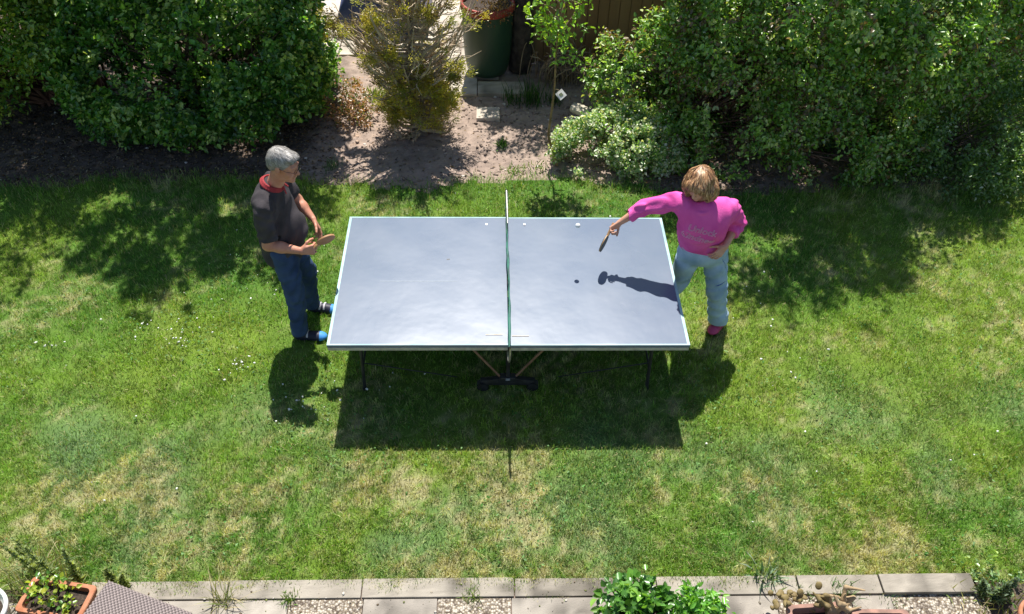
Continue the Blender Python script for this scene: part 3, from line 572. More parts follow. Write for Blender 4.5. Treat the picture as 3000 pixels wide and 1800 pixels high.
# ------------------------------------------------------------ pots and plants on the terrace
p = empty('rectangular_planter', (-2.96, -2.46, 0), 'rectangular terracotta planter with yellow green seedling at lower left', 'planter')
def rect_pot(parent, c, s, rot, H, wall=.022, m=M_terra, soil=.75):
    rt = Matrix.Translation((c[0], c[1], c[2])) @ Matrix.Rotation(rot, 4, 'Z'); bm = bmesh.new(); X, Y = s[0] / 2, s[1] / 2; k = .86
    rings = [(X * k, Y * k, 0), (X * .97, Y * .97, H - .045), (X * 1.03, Y * 1.03, H - .042), (X * 1.05, Y * 1.05, H - .006), (X * 1.03, Y * 1.03, H), (X - wall, Y - wall, H), (X - wall - .004, Y - wall - .004, H * soil - .01)]
    vs = []
    def rr(a, b, z, n=5, rad=.03):
        o = []
        for qx, qy, a0 in ((1, 1, 0), (-1, 1, 90), (-1, -1, 180), (1, -1, 270)):
            for j in range(n): an = R(a0 + 90 * j / (n - 1)); o.append(bm.verts.new(rt @ Vector((qx * (a - rad) + rad * math.cos(an), qy * (b - rad) + rad * math.sin(an), z))))
        return o
    for a, b, z in rings: vs.append(rr(a, b, z))
    N = len(vs[0])
    for i in range(len(vs) - 1):
        for j in range(N): bm.faces.new((vs[i][j], vs[i][(j + 1) % N], vs[i + 1][(j + 1) % N], vs[i + 1][j]))
    bm.faces.new(vs[0][::-1]); me = bmm('pot', bm); link('pot', me, m, parent)
    nx, ny = 24, 16; xs = np.linspace(-X + wall, X - wall, nx); ys = np.linspace(-Y + wall, Y - wall, ny); XX, YY = np.meshgrid(xs, ys, indexing='ij'); Z = H * soil + .02 * (n2(XX * 10, YY * 10, .9, 7) - .5)
    V = np.stack([XX, YY, Z], -1).reshape(-1, 3); V = np.array([tuple(rt @ Vector(v)) for v in V]); i = np.arange(nx - 1)[:, None] * ny + np.arange(ny - 1)[None]
    link('potting_soil', npmesh('potting_soil', V, np.stack([i, i + ny, i + ny + 1, i + 1], -1).reshape(-1, 4)), M_potsoil, parent)
rect_pot(p, (-2.965, -2.465, .01), (.43, .235), -.17, .19)
V, F, c = foliage([((-2.98, -2.44, .24), (.09, .06, .07)), ((-2.9, -2.5, .19), (.07, .05, .03)), ((-3.0, -2.36, .27), (.07, .05, .05))], 24, 6, .036, [(.30, .42, .04), (.16, .32, .04), (.36, .42, .05), (.09, .22, .03)], thr=.1, inner=.4, shoot=.07, spread=.05, aspect=.8, zmin=.15)
link('seedling', npmesh('seedling', V, F, c), M_leaf, p)
V, F = tubes([(np.array([[-2.98, -2.46, .13], [-2.98 + dx * .4, -2.45 + dy * .4, .22], [-2.98 + dx, -2.44 + dy, .3]]), .0025) for dx, dy in ((.05, .03), (-.06, .03), (0, .06), (.1, -.05), (-.08, -.02))], 5); link('stems', npmesh('stems', V, F), M_twig, p)
wp = empty('white_pot', (-3.38, -2.62, 0), 'white round pot cut off by the left picture edge', 'pot')
lathe('pot', [(.001, .0), (.11, 0), (.155, .26), (.168, .27), (.168, .30), (.15, .305), (.142, .28), (.10, .2), (.001, .2)], mat('white_glaze', (.74, .74, .72), (.66, .66, .64), 8, .35), wp, (-3.36, -2.60, .01))
lathe('potting_soil', [(.001, .245), (.08, .25), (.139, .24)], M_potsoil, wp, (-3.36, -2.60, .01))
V, F, c = foliage([((-3.36, -2.60, .30), (.1, .1, .05))], 20, 8, .03, GR_R, thr=.1, zmin=.24, shoot=.05, spread=.04); link('leaves', npmesh('leaves', V, F, c), M_leaf, wp)

def round_pot(name, loc, r, H, label, lobes, leaf, cols, ncl, asp, group, m=M_terra):
    p = empty(name, (loc[0], loc[1], 0), label, 'potted plant', group)
    lathe('pot', [(.001, 0), (r * .68, 0), (r * .92, H - .05), (r * 1.02, H - .048), (r * 1.04, H - .004), (r * 1.01, H), (r * .9, H), (r * .86, H - .05), (r * .8, H - .09)], m, p, (*loc, .012), 40)
    lathe('potting_soil', [(.001, H - .045), (r * .5, H - .04), (r * .87, H - .05)], M_potsoil, p, (*loc, .012), 24)
    V, F, c = foliage(lobes, ncl, 9, leaf, cols, thr=.15, inner=.4, shoot=.07, spread=.06, aspect=asp, zmin=H - .05); link('leaves', npmesh('leaves', V, F, c), M_leaf, p)
    st = [(np.array([[loc[0], loc[1], H - .04], [(loc[0] + l[0]) / 2, (loc[1] + l[1]) / 2, H + .05], l]), .003) for l in [np.array(lobes[0][0]) + rng.normal(size=3) * .08 for _ in range(16)]]
    V, F = tubes(st, 5); link('stems', npmesh('stems', V, F), M_grass2, p); return p
M_grass2 = mat('green_stem', (.12, .2, .05), (.2, .28, .08), 10, .6)
round_pot('potted_plant', (.79, -2.72), .215, .27, 'larger terracotta pot of dark rounded leaves on the kerb', [((.78, -2.66, .32), (.205, .19, .10)), ((.71, -2.58, .34), (.10, .09, .07)), ((.86, -2.57, .34), (.10, .09, .07))], .056, [(.08, .22, .035), (.12, .30, .055), (.05, .15, .025), (.17, .35, .08)], 105, .8, 'potted green plants on the terrace')
round_pot('potted_plant', (1.185, -2.70), .150, .27, 'smaller terracotta pot of bright green pointed leaves on the kerb', [((1.185, -2.68, .32), (.125, .125, .08)), ((1.19, -2.62, .34), (.09, .08, .06))], .050, [(.12, .33, .035), (.17, .40, .045), (.07, .22, .03)], 85, .5, 'potted green plants on the terrace')

# tall grey-green weeds behind the planter
def _sp(): pass
def spire(name, x, y, H, lean, label, col=(.36, .43, .20)):
    t = empty(name, (x, y, 0), label, 'weed', 'grey green weed spires'); s = np.linspace(0, 1, 8)[:, None]; q = np.array([x, y, 0]) + s * np.array([0, 0, H]) + (s ** 1.6) * np.array([lean[0], lean[1], 0])
    V, F = tubes([(q, np.linspace(.006, .003, 8))], 5); link('stem', npmesh('stem', V, F), M_grass2, t)
    n = 190; k = rng.random(n); P = np.array([lerp_path(q, kk) for kk in k]); D = runit(n) * [1, 1, .3] + np.array([0, 0, .75]); cc = np.array(col) * rng.uniform(.6, 1.3, n)[:, None]
    V, F, c = leaf_arrays(P, D, runit(n) + np.array([0, 0, 1.]), .064 * (1.25 - k) * rng.uniform(.7, 1.2, n), .018 + .004 * rng.random(n), cc); link('leaves', npmesh('leaves', V, F, c), M_leaf, t)
SP = [(-3.03, -2.3, .56, (-.16, .06), 'tallest grey green weed spire leaning left behind the terracotta planter'), (-2.92, -2.28, .42, (.0, .04), 'upright grey green weed spire right behind the seedling'), (-3.14, -2.27, .48, (-.16, .03), 'grey green weed spire leaning far left near the picture edge'), (-3.22, -2.22, .28, (-.1, .08), 'short grey green weed spire at the left picture edge'), (-2.68, -2.30, .22, (-.02, .03), 'small weed spire at the kerb between planter and woven table'), (-2.63, -2.31, .18, (.03, .02), 'tiny weed spire closest to the woven table')]
for s_ in SP: spire('weed_spire', *s_)
tuft('weed_clump', -3.2, -2.26, 330, .27, 'low grey green weeds under the leaning spires', [(.16, .24, .09), (.25, .28, .1), (.4, .36, .2)], .7, .008, r=.11)
tuft('weed_clump', -2.66, -2.33, 80, .10, 'low weeds filling the joint right of the planter', [(.16, .24, .09), (.25, .28, .1)], .8, .008, r=.05)
ds = [(.42, .36, .2), (.3, .3, .12), (.2, .26, .08)]
tuft('kerb_grass', -1.93, -2.42, 46, .26, 'spidery dry grass tuft sprawling over the kerb', ds, 1.2, .006, .01, r=.03)
tuft('kerb_grass', -1.51, -2.40, 60, .07, 'small round green grass tuft in the kerb joint', [(.12, .24, .03), (.2, .3, .05)], .9, .007, .01, r=.025)
tuft('kerb_grass', -.27, -2.38, 60, .09, 'grass tuft in the joint above the middle pebble slab', [(.16, .26, .05), (.26, .32, .08)], .9, .006, .01, r=.035)
tuft('kerb_grass', 2.0, -2.40, 50, .09, 'small grass tuft behind the dried succulents', [(.10, .2, .05)], .8, .006, .01, r=.03)
tuft('kerb_grass', 2.28, -2.40, 90, .12, 'dark green grass tuft right of the dried succulents', [(.08, .2, .04), (.12, .24, .06)], .8, .006, .01, r=.04)
tuft('kerb_grass', 2.62, -2.43, 80, .07, 'flat grass in the dark gap below the raised kerb', [(.08, .2, .04), (.14, .24, .06)], 1.0, .006, -.005, r=.06)
tuft('thistle', 1.78, -2.27, 70, .16, 'silvery green thistle standing against the kerb edge', [(.2, .3, .2), (.3, .38, .28), (.1, .2, .1)], .8, .014, r=.04)

n = 700; x = rng.uniform(-3.4, 3.4, n); y = rng.uniform(-2.9, -2.28, n); P = np.stack([x, y, np.where(y > -2.395, .02, .012)], -1); c = np.array([[.3, .26, .2], [.16, .12, .08], [.5, .46, .4], [.22, .25, .08]])[rng.integers(0, 4, n)] * rng.uniform(.6, 1.1, n)[:, None]
tag(link('terrace_grit', scatter_blobs('terrace_grit', P, .002 + .008 * rng.random(n) ** 3, c, None, .5), M_soil), 'loose grit and bits of dirt scattered over the terrace slabs', 'grit', kind='stuff')
n = 2600; x = rng.uniform(-2.8, 3.2, n); j = rng.random(n) < .5; y = np.where(j, -2.397 + .006 * rng.normal(size=n), -2.262 + .008 * rng.normal(size=n)); k = n2(x, y * 0, 3.5, 161, 3) > .52; x, y = x[k], y[k]
V, F, c = blades(x, y, rng.uniform(.015, .045, len(x)), np.full(len(x), .004), np.array([[.2, .3, .06], [.42, .38, .2], [.12, .2, .05]])[rng.integers(0, 3, len(x))], .9, .004)
tag(link('joint_grass', npmesh('joint_grass', V, F, c), M_grass), 'thin line of grass and moss growing in the kerb joints', 'joint grass', kind='stuff')
# woven table
wt = empty('woven_table', (-2.34, -2.85, 0), 'grey brown woven rattan table with a corner towards the lawn', 'table')
e1 = np.array([.935, -.355]); e2 = np.array([-.355, -.935]); cA = np.array([-2.565, -2.455]); nx = ny = 250
a = np.linspace(0, .62, nx); A_, B_ = np.meshgrid(a, a, indexing='ij'); wv = .5 + .5 * np.sin(A_ * 2 * np.pi / .02) * np.sin(B_ * 2 * np.pi / .02 + np.pi * (np.floor(A_ / .01) % 2) * 0)
XY = cA + A_[..., None] * e1 + B_[..., None] * e2; fr = np.minimum(np.minimum(A_, .62 - A_), np.minimum(B_, .62 - B_))
Z = .42 + .005 * np.where(wv > .5, 1, 0) * 0 + .0045 * np.sin(A_ * 2 * np.pi / .026) * np.cos(B_ * 2 * np.pi / .026) - .012 * np.exp(-fr / .004)
V = np.concatenate([XY, Z[..., None]], -1).reshape(-1, 3); i = np.arange(nx - 1)[:, None] * ny + np.arange(ny - 1)[None]
chk = (np.sin(A_ * 2 * np.pi / .026) * np.cos(B_ * 2 * np.pi / .026)).reshape(-1)[:, None]
col = np.clip((np.array([.19, .155, .145]) * (1 + .75 * chk)), .03, .6) * rng.uniform(.85, 1.15, (len(chk), 1))
M_rat = mat('rattan', attr=True, rough=.6)
link('woven_top', npmesh('woven_top', V, np.stack([i, i + 1, i + ny + 1, i + ny], -1).reshape(-1, 4), col), M_rat, wt, True)
ctr = cA + .31 * e1 + .31 * e2; ang = math.atan2(e1[1], e1[0])
box_obj('apron', [((ctr[0], ctr[1], .375), (.612, .612, .07), ang)], mat('dark_rattan', (.10, .08, .07), (.2, .16, .14), 60, .7, .5, 150), wt, .008)
for u, v in ((.04, .04), (.58, .04), (.04, .58), (.58, .58)):
    q = cA + u * e1 + v * e2; box_obj('leg', [((q[0], q[1], .175), (.045, .045, .35), ang)], bpy.data.materials['dark_rattan'], wt, .004)

# dried succulents in broken clay planters
M_clay = mat('pinkish_clay', (.36, .20, .15), (.22, .13, .10), 14, .9, .4, 40)
p = empty('clay_planter', (2.02, -2.66, 0), 'left pinkish clay planter of shrivelled brown succulents', 'planter', 'clay planters at lower right'); rect_pot(p, (1.98, -2.68, .012), (.36, .24), .06, .2, m=M_clay, soil=.6)
p2 = empty('clay_planter', (2.38, -2.70, 0), 'right clay planter cut by the bottom edge, half empty and dark inside', 'planter', 'clay planters at lower right'); rect_pot(p2, (2.40, -2.72, .012), (.36, .24), -.02, .19, m=M_clay, soil=.55)
F_ = Field((1.55, -2.85, .0), (2.55, -2.3, .50), .006); gg = np.random.default_rng(9)
for k in range(30):
    c0 = np.array([gg.uniform(1.68, 2.05), gg.uniform(-2.62, -2.45), gg.uniform(.14, .27)]); F_.ell(c0, gg.uniform(.016, .032, 3) * [1, 1, .55], basis(gg.normal(size=3), [0, .1, 1]), .004)
for k in range(9):
    a0 = np.array([2.12 + gg.normal() * .05, -2.6, .17]); a1 = a0 + [gg.uniform(-.16, .2), gg.uniform(-.02, .12), gg.uniform(.02, .16)]; a2 = a1 + [gg.uniform(-.12, .12), gg.uniform(-.03, .05), gg.uniform(-.04, .07)]
    F_.cap(a0, a1, .018, .014, .01); F_.cap(a1, a2, .014, .006, .01)
sc = F_.mesh('succulent'); co = np.array([v.co[:] for v in sc.vertices]); hh = fbm(co, 9, 3)[:, None]; lf = (co[:, :1] < 2.06)
pc = np.where(lf, np.array([.09, .05, .025]) * (1 - hh) + np.array([.22, .17, .06]) * hh, np.array([.34, .24, .13]) * (.7 + .6 * hh)); setcol(sc, pc)
link('succulent', sc, mat('dried_succulent', attr=True, rough=.7, bump=.3, bscale=60), p, True)

# right corner plants
cp = empty('corner_pot', (3.42, -2.62, 0), 'orange terracotta pot in the lower right corner', 'pot'); lathe('pot', [(.001, 0), (.11, 0), (.15, .2), (.165, .21), (.165, .25), (.145, .25), (.135, .2)], M_terra, cp, (3.45, -2.70, .0)); lathe('potting_soil', [(.001, .2), (.137, .2)], M_potsoil, cp, (3.45, -2.70, .0), 24)
for i_, (x_, y_, H_, l_, lab) in enumerate([(3.30, -2.45, .26, (.01, .0), 'thick woolly grey green spire next to the corner pot'), (3.36, -2.42, .22, (.04, .02), 'second woolly spire just above the corner pot'), (3.24, -2.40, .16, (-.04, .02), 'short woolly spire at the raised kerb end')]): spire('woolly_spire', x_, y_, H_, l_, lab, (.22, .30, .2))
shrub('corner_weed', (3.35, -2.25, 0), 'pale green leafy weed beyond the raised kerb end', 'weed', [((3.30, -2.28, .06), (.10, .08, .06)), ((3.42, -2.36, .06), (.08, .08, .06))], [(3.30, -2.28, 0), (3.42, -2.36, 0)], 22, 6, .036, [(.2, .34, .12), (.3, .44, .2), (.1, .2, .05)], nb=8, r0=.003, thr=.1, shoot=.07, spread=.05, zmin=.01)
tuft('corner_grass', 3.3, -2.45, 200, .12, 'yellowish grass at the end of the terrace kerb', [(.3, .3, .08), (.2, .28, .05), (.45, .38, .2)], .8, .007, r=.12)
# ------------------------------------------------------------ table tennis table
T = empty('table_tennis_table', (0, 0, 0), 'worn green grey table tennis table standing on the lawn between two players', 'table')
def table_mat():
    m = mat('table_surface', (.086, .122, .184), (.116, .148, .205), 2.2, .27, 0, spec=.58, contrast=(.3, .7)); n = m.node_tree.nodes; l = m.node_tree.links; b = n['Principled BSDF']
    tc = n['Texture Coordinate']; t1 = n.new('ShaderNodeTexNoise'); t1.inputs['Scale'].default_value = 9; t1.inputs['Detail'].default_value = 2; t2 = n.new('ShaderNodeTexNoise'); t2.inputs['Scale'].default_value = 2.5; t2.inputs['Detail'].default_value = 3
    l.new(tc.outputs['Object'], t1.inputs['Vector']); l.new(tc.outputs['Object'], t2.inputs['Vector'])
    b1 = n.new('ShaderNodeBump'); b1.inputs['Strength'].default_value = .13; b1.inputs['Distance'].default_value = .004; b2 = n.new('ShaderNodeBump'); b2.inputs['Strength'].default_value = .22; b2.inputs['Distance'].default_value = .012
    l.new(t1.outputs['Fac'], b1.inputs['Height']); l.new(t2.outputs['Fac'], b2.inputs['Height']); l.new(b1.outputs['Normal'], b2.inputs['Normal']); l.new(b2.outputs['Normal'], b.inputs['Normal'])
    mr = n.new('ShaderNodeMapRange'); mr.inputs[3].default_value = .245; mr.inputs[4].default_value = .32; l.new(t2.outputs['Fac'], mr.inputs[0]); l.new(mr.outputs[0], b.inputs['Roughness'])
    return m
M_tab = table_mat(); M_line = mat('worn_line_paint', (.16, .30, .32), (.34, .52, .51), 5, .5, .1, 30)
M_edge = mat('table_edge', (.46, .44, .36), (.34, .32, .26), 20, .7); M_dark = mat('black_steel', (.012, .012, .014), (.03, .03, .032), 20, .45, spec=.5)
M_steel = mat('galvanised_steel', (.32, .31, .30), (.5, .48, .46), 30, .38, metal=.7); M_rust = mat('brown_steel', (.16, .08, .045), (.26, .15, .09), 20, .6); M_rubber = mat('black_rubber', (.015, .015, .016), rough=.7)
for s in (-1, 1):
    dz = 0 if s < 0 else -.004
    top = box_obj('table_top', [((s * .6885, 0, .749 + dz), (1.363, 1.525, .022))], M_tab, T, .003)
    for y_ in (-.7585, .7585): box_obj('edge_band', [((s * .6885, y_, .722 + dz), (1.352, .014, .031))], M_edge, top, .001)
    box_obj('edge_band', [((s * 1.3585, 0, .722 + dz), (.014, 1.500, .031))], M_edge, top, .001)
    for y_ in (-.7535, .7535): box_obj('side_line', [((s * .6885, y_, .7606 + dz), (1.363, .012, .0016))], M_line, top)
    box_obj('end_line', [((s * 1.3590, 0, .7606 + dz), (.021, 1.494, .0016))], M_line, top)
box_obj('centre_line', [((-.72, -.06, .7604), (.62, .005, .0010))], mat('faded_line', (.24, .29, .33), (.15, .19, .24), 30, .5), T)
box_obj('scuff_mark', [((-.492, .205, .7603), (.026, .012, .0012), .1)], M_dark, T)
for x_ in (-.175, .155): 
    box_obj('clamp_plate', [((x_, .66, .7612), (.018, .024, .004))], bpy.data.materials.get('white_plastic') or mat('white_plastic', (.75, .75, .75), (.65, .65, .65), 20, .4), T, .001)
for c_ in ((-.115, -.655, .7618), (.085, -.665, .7578)): box_obj('clamp_rod', [(c_, (.13, .006, .004))], bpy.data.materials.get('dull_brass') or mat('dull_brass', (.35, .28, .18), (.5, .45, .36), 40, .5), T)
for x_ in (-1.18, 1.16):
    for y_ in (-.56, .56):
        lg = tube_obj('leg', [(np.array([[x_ * .985, y_ * .93, .735], [x_, y_, .02]]), .014)], M_dark, T, 10); tube_obj('foot_cap', [(np.array([[x_, y_, .03], [x_ + .001, y_, -.004]]), .018)], M_rubber, lg, 10)
    tube_obj('leg_crossbar', [(np.array([[x_, -.54, .22], [x_, .54, .22]]), .009)], M_dark, T, 8)
for y_ in (-.56, .56):
    for s in (-1, 1):
        tube_obj('brace', [(np.array([[s * .44, y_ * .98, .725], [s * .07, y_, .17]]), .0105)], M_rust, T, 8)
        tube_obj('stay', [(np.array([[s * 1.17, y_ * .95, .30], [s * .42, y_ * .9, .09]]), .005)], M_dark, T, 6)
    bm = bmesh.new(); add_box(bm, (0, y_, .10), (.40, .05, .05), 0, .012); add_box(bm, (0, y_, .145), (.14, .06, .06), 0, .012); add_box(bm, (0, y_ * 1.0, .45), (.03, .03, .56), 0, .004)
    for s in (-1, 1):
        add_box(bm, (s * .125, y_, .128), (.2, .044, .03), 0, .008, Matrix.Rotation(s * .16, 4, 'Y'))
    base = link('undercarriage', bmm('undercarriage', bm), M_dark, T)
    box_obj('badge', [((0, y_ - .031, .158), (.035, .004, .028))], mat('grey_badge', (.22, .24, .27), rough=.5), base, .001)
    for s in (-1, 1):
        Vw, Fw = tubes([(np.array([[s * .205, y_ - .025, .052], [s * .205, y_ + .025, .052]]), .05)], 18); wh = link('wheel', npmesh('wheel', Vw, Fw), M_rubber, base, True)
        for hy in (-.027, .027):
            bm = bmesh.new(); bmesh.ops.create_cone(bm, cap_ends=True, radius1=.044, radius2=.044, depth=.004, segments=24, matrix=Matrix.Translation((s * .205, y_ + hy, .052)) @ Matrix.Rotation(R(90), 4, 'X')); link('hub_cap', bmm('hub_cap', bm), M_dark, wh)
tube_obj('axle', [(np.array([[0, -.5, .1], [0, .5, .1]]), .012)], M_dark, T, 8)
# net with its posts
NT = empty('table_net', (0, 0, .76), 'green net with steel posts stretched across the table', 'net')
ys = np.linspace(-.915, .915, 60); sag = .9125 - .010 * (1 - (ys / .915) ** 2); wx = -.004 * np.sin(ys * 5) + .002 * np.sin(ys * 23)
L = []
for k in range(10):
    f = k / 9; L.append((np.stack([wx * (1 - f * .5), ys, sag * (1 - f) + .768 * f], -1), .0011))
for yv in np.arange(-.90, .905, .015):
    L.append((np.array([[np.interp(yv, ys, wx), yv, np.interp(yv, ys, sag)], [0, yv, .768]]), .0009))
V, F = tubes(L, 3); link('mesh', npmesh('mesh', V, F), mat('green_cord', (.02, .16, .11), (.03, .22, .15), 30, .7), NT)
V = []; F = []
for i in range(60):
    wd = .0085 + .003 * math.sin(ys[i] * 9 + 1); V += [(wx[i] - wd, ys[i], sag[i] - .012), (wx[i] - wd * .6, ys[i], sag[i] + .001), (wx[i] + wd * .6, ys[i], sag[i] + .001), (wx[i] + wd, ys[i], sag[i] - .012)]
    if i: b0 = (i - 1) * 4; F += [(b0 + j, b0 + j + 1, b0 + j + 5, b0 + j + 4) for j in range(3)]
link('top_tape', npmesh('top_tape', V, F), mat('green_tape', (.014, .13, .09), (.008, .05, .04), 7, .6, .2, 60, contrast=(.42, .6)), NT)
tube_obj('net_post', [(np.array([[0, -.93, .918], [.002, -.93, .86], [0, -.915, .78], [-.002, -.88, .71], [-.006, -.84, .675], [-.01, -.74, .66]]), .0085)], M_steel, NT, 10)
tube_obj('net_post', [(np.array([[0, .935, .925], [0, .93, .84], [.001, .91, .76], [0, .88, .71], [0, .74, .69]]), .010)], M_steel, NT, 10)
tube_obj('tension_bar', [(np.array([[0, .925, .921], [.002, .75, .912], [.003, .60, .906], [.003, .50, .903]]), [.010, .009, .008, .005])], M_steel, NT, 10)
# ball in flight
bm = bmesh.new(); bmesh.ops.create_uvsphere(bm, u_segments=24, v_segments=16, radius=.020, matrix=Matrix.Translation((.555, .162, 1.16)))
tag(link('table_tennis_ball', bmm('table_tennis_ball', bm), mat('white_ball', (.78, .78, .76), rough=.4), None, True), 'small white ball in the air above the right half of the table', 'ball')

# ------------------------------------------------------------ paddles
def paddle(hand, a, nb, label, rub, L0=.055):
    a = Vector(a).normalized(); nb = Vector(nb).normalized(); nb = (nb - a * a.dot(nb)).normalized(); s = a.cross(nb); Mx = Matrix((s, a, nb)).transposed().to_4x4()
    t = empty('table_tennis_paddle', hand, label, 'paddle')
    mt = Matrix.Translation(hand) @ Mx
    def disc(z0, z1, rx, ry, cy, flat):
        bm = bmesh.new(); N = 48; ring = []
        for z in (z0, z1):
            r = []
            for i in range(N):
                th = 2 * math.pi * i / N; x = rx * math.cos(th); y = cy + ry * math.sin(th)
                if y < flat: y = flat + (y - flat) * .35
                r.append(bm.verts.new(mt @ Vector((x, y, z))))
            ring.append(r)
        for i in range(N): bm.faces.new((ring[0][i], ring[0][(i + 1) % N], ring[1][(i + 1) % N], ring[1][i]))
        bm.faces.new(ring[0][::-1]); bm.faces.new(ring[1]); return bm
    cy = L0 + .078
    link('blade', bmm('blade', disc(-.0032, .0032, .075, .079, cy, L0 + .012)), mat('paddle_wood', (.42, .25, .11), (.55, .35, .17), 20, .5, stretch=(1, 1, .2)), t)
    link('rubber', bmm('rubber', disc(.0034, .0070, .074, .077, cy + .002, L0 + .02)), rub[0], t); link('rubber', bmm('rubber', disc(-.0070, -.0034, .074, .077, cy + .002, L0 + .02)), rub[1], t)
    bm = bmesh.new(); add_box(bm, mt @ Vector((0, L0 - .045, 0)), (.027, .112, .021), 0, .006, Mx); link('handle', bmm('handle', bm), mat('handle_wood', (.36, .2, .09), (.5, .3, .14), 30, .5), t)
    return t
RR = mat('red_rubber', (.30, .055, .03), (.36, .08, .045), 8, .55); BR = mat('black_paddle_rubber', (.025, .03, .025), (.05, .055, .05), 8, .6); WR = mat('worn_brown_rubber', (.34, .14, .07), (.42, .19, .09), 10, .55)

# ------------------------------------------------------------ people
def add_head(F, Cn, M, s=1.0, fem=False):
    c = lambda x, y, z: np.array(Cn) + M @ (np.array([x, y, z]) * s)
    F.ell(c(0, -.018, .045), np.array([.074, .094, .083]) * s, M, .02); F.ell(c(0, .028, -.015), np.array([.060, .066, .092]) * s, M, .03)
    F.ell(c(0, .036, -.075), np.array([.046, .048, .036]) * s, M, .03); F.ell(c(0, .074, -.098), np.array([.020, .018, .016]) * s, M, .02)
    for q in (-1, 1): F.ell(c(q * .036, .062, -.028), np.array([.024, .024, .026]) * s, M, .02)
    F.ell(c(0, .083, .034), np.array([.052, .015, .011]) * s, M, .015)
    for q in (-1, 1): F.ell(c(q * .030, .104, .010), np.array([.018, .017, .012]) * s, M, .01, 'sub')
    for q in (-1, 1): F.ell(c(q * .030, .083, .010), np.array([.0125, .0115, .0115]) * s, M, .002)
    F.cap(c(0, .088, .022), c(0, .113, -.022), .0085 * s, .0125 * s, .012)
    for q in (-1, 1): F.ell(c(q * .012, .100, -.026), np.array([.009, .011, .008]) * s, M, .006)
    F.cap(c(-.018, .092, -.052), c(.018, .092, -.052), .0065 * s, None, .006); F.cap(c(-.016, .091, -.062), c(.016, .091, -.062), .0075 * s, None, .005)
    for q in (-1, 1):
        F.ell(c(q * .078, -.006, -.002), np.array([.009, .020, .032]) * s, M, .008); F.ell(c(q * .090, -.003, .002), np.array([.008, .011, .018]) * s, M, .005, 'sub')
def rotv(v, ax, a):
    ax = nrm(ax); v = np.array(v, float); return v * math.cos(a) + np.cross(ax, v) * math.sin(a) + ax * (ax @ v) * (1 - math.cos(a))
def add_hand(F, Wr, d, n, th, curl=(40, 55, 35), s=1.0, tcurl=25, spread=3, spec=None):
    """Wr wrist, d hand direction, n palm normal, th side of the thumb"""
    Wr = np.array(Wr, float); d = nrm(d); n = nrm(np.array(n) - d * (d @ np.array(n))); t = np.cross(d, n); t = t if t @ np.array(th, float) > 0 else -t
    bases = [Wr + d * .088 * s + t * (.031 - .0205 * i) * s - n * .002 * s - d * (.003 * abs(i - 1.2)) * s for i in range(4)]
    for i, b in enumerate(bases): F.cap(Wr + t * (.014 - .0095 * i) * s, b, .0145 * s, .0115 * s, .010)
    F.ell(Wr + d * .035 * s + t * .022 * s + n * .010 * s, np.array([.017, .030, .014]) * s, np.stack([t, d, n], 1), .012)
    Ls = [(.040, .025, .020), (.044, .028, .021), (.041, .026, .020), (.033, .020, .018)]; Rr = [.0092, .0094, .0090, .0080]
    ax = np.cross(n, d)   # rotating d about -ax bends towards n
    for i, b in enumerate(bases):
        p = b; v = rotv(d, n, R(spread) * (1.4 - i) * (1 if np.cross(n, d) @ t > 0 else -1)); cu = curl if spec is None else spec[i]
        for j in range(3):
            v = rotv(v, ax, -R(cu[j])); q = p + v * Ls[i][j] * s; F.cap(p, q, Rr[i] * (1 - .1 * j) * s, Rr[i] * (.92 - .1 * j) * s, .0035); p = q
    p = Wr + d * .028 * s + t * .030 * s + n * .006 * s; v = nrm(d * .62 + t * .70 + n * .30); F.cap(Wr + d * .008 * s + t * .012 * s, p, .015 * s, .013 * s, .01)
    for j, (l, r_) in enumerate(((.036, .0120), (.032, .0105), (.024, .0095))):
        q = p + v * l * s; F.cap(p, q, r_ * s, r_ * .9 * s, .005); p = q; v = nrm(rotv(v, t, R(0)) + (d * .35 + n * .45 - t * .30) * R(tcurl) * 1.6)
M_skin = mat('skin', (.46, .195, .125), (.56, .27, .18), 14, .5, .12, 120, spec=.35); M_skin2 = mat('skin_fair', (.52, .26, .17), (.60, .33, .23), 14, .5, .12, 120, spec=.35)

# --- man
mb = empty('person', (-1.78, .2, 0), 'man with grey hair in dark polo shirt and blue jeans, left of the table', 'person')
def nrm_rows(v): return v / (np.linalg.norm(v, axis=1)[:, None] + 1e-6)
HM = basis((.93, -.32, -.20), (.20, 0, .97)); HC = np.array([-1.672, .135, 1.752])
F_ = Field((-2.10, -.20, 0.0), (-1.30, .62, 1.96), .0052)
add_head(F_, HC, HM, 1.06)
F_.cap(HC + HM @ np.array([0, -.025, -.05]), (-1.80, .17, 1.50), .060, .066, .03)
F_.cap((-1.83, .11, 1.39), (-1.82, .29, 1.39), .075, .075, .03); F_.cap((-1.84, .2, 1.35), (-1.82, .2, 1.0), .105, .13, .03)
shR = (-1.838, -.02, 1.462); shL = (-1.80, .375, 1.455); elR = (-1.865, -.045, 1.13); wrR = (-1.622, -.03, 1.055); elL = (-1.72, .475, 1.17); wrL = (-1.585, .345, 1.075)
F_.cap(shR, elR, .052, .044, .03); F_.cap(elR, np.array(elR) * .6 + np.array(wrR) * .4, .046, .043, .02); F_.cap(np.array(elR) * .65 + np.array(wrR) * .35, wrR, .044, .027, .02)
F_.cap(shL, elL, .052, .044, .03); F_.cap(elL, np.array(elL) * .6 + np.array(wrL) * .4, .045, .041, .02); F_.cap(np.array(elL) * .65 + np.array(wrL) * .35, wrL, .042, .026, .02)
padM_a = nrm((.80, .12, .55)); hM = np.array([-1.530, -.005, 1.068])
add_hand(F_, wrR, (.96, .12, .08), (.05, .95, -.25), (.1, .1, 1), (62, 78, 45), 1.06, 40)
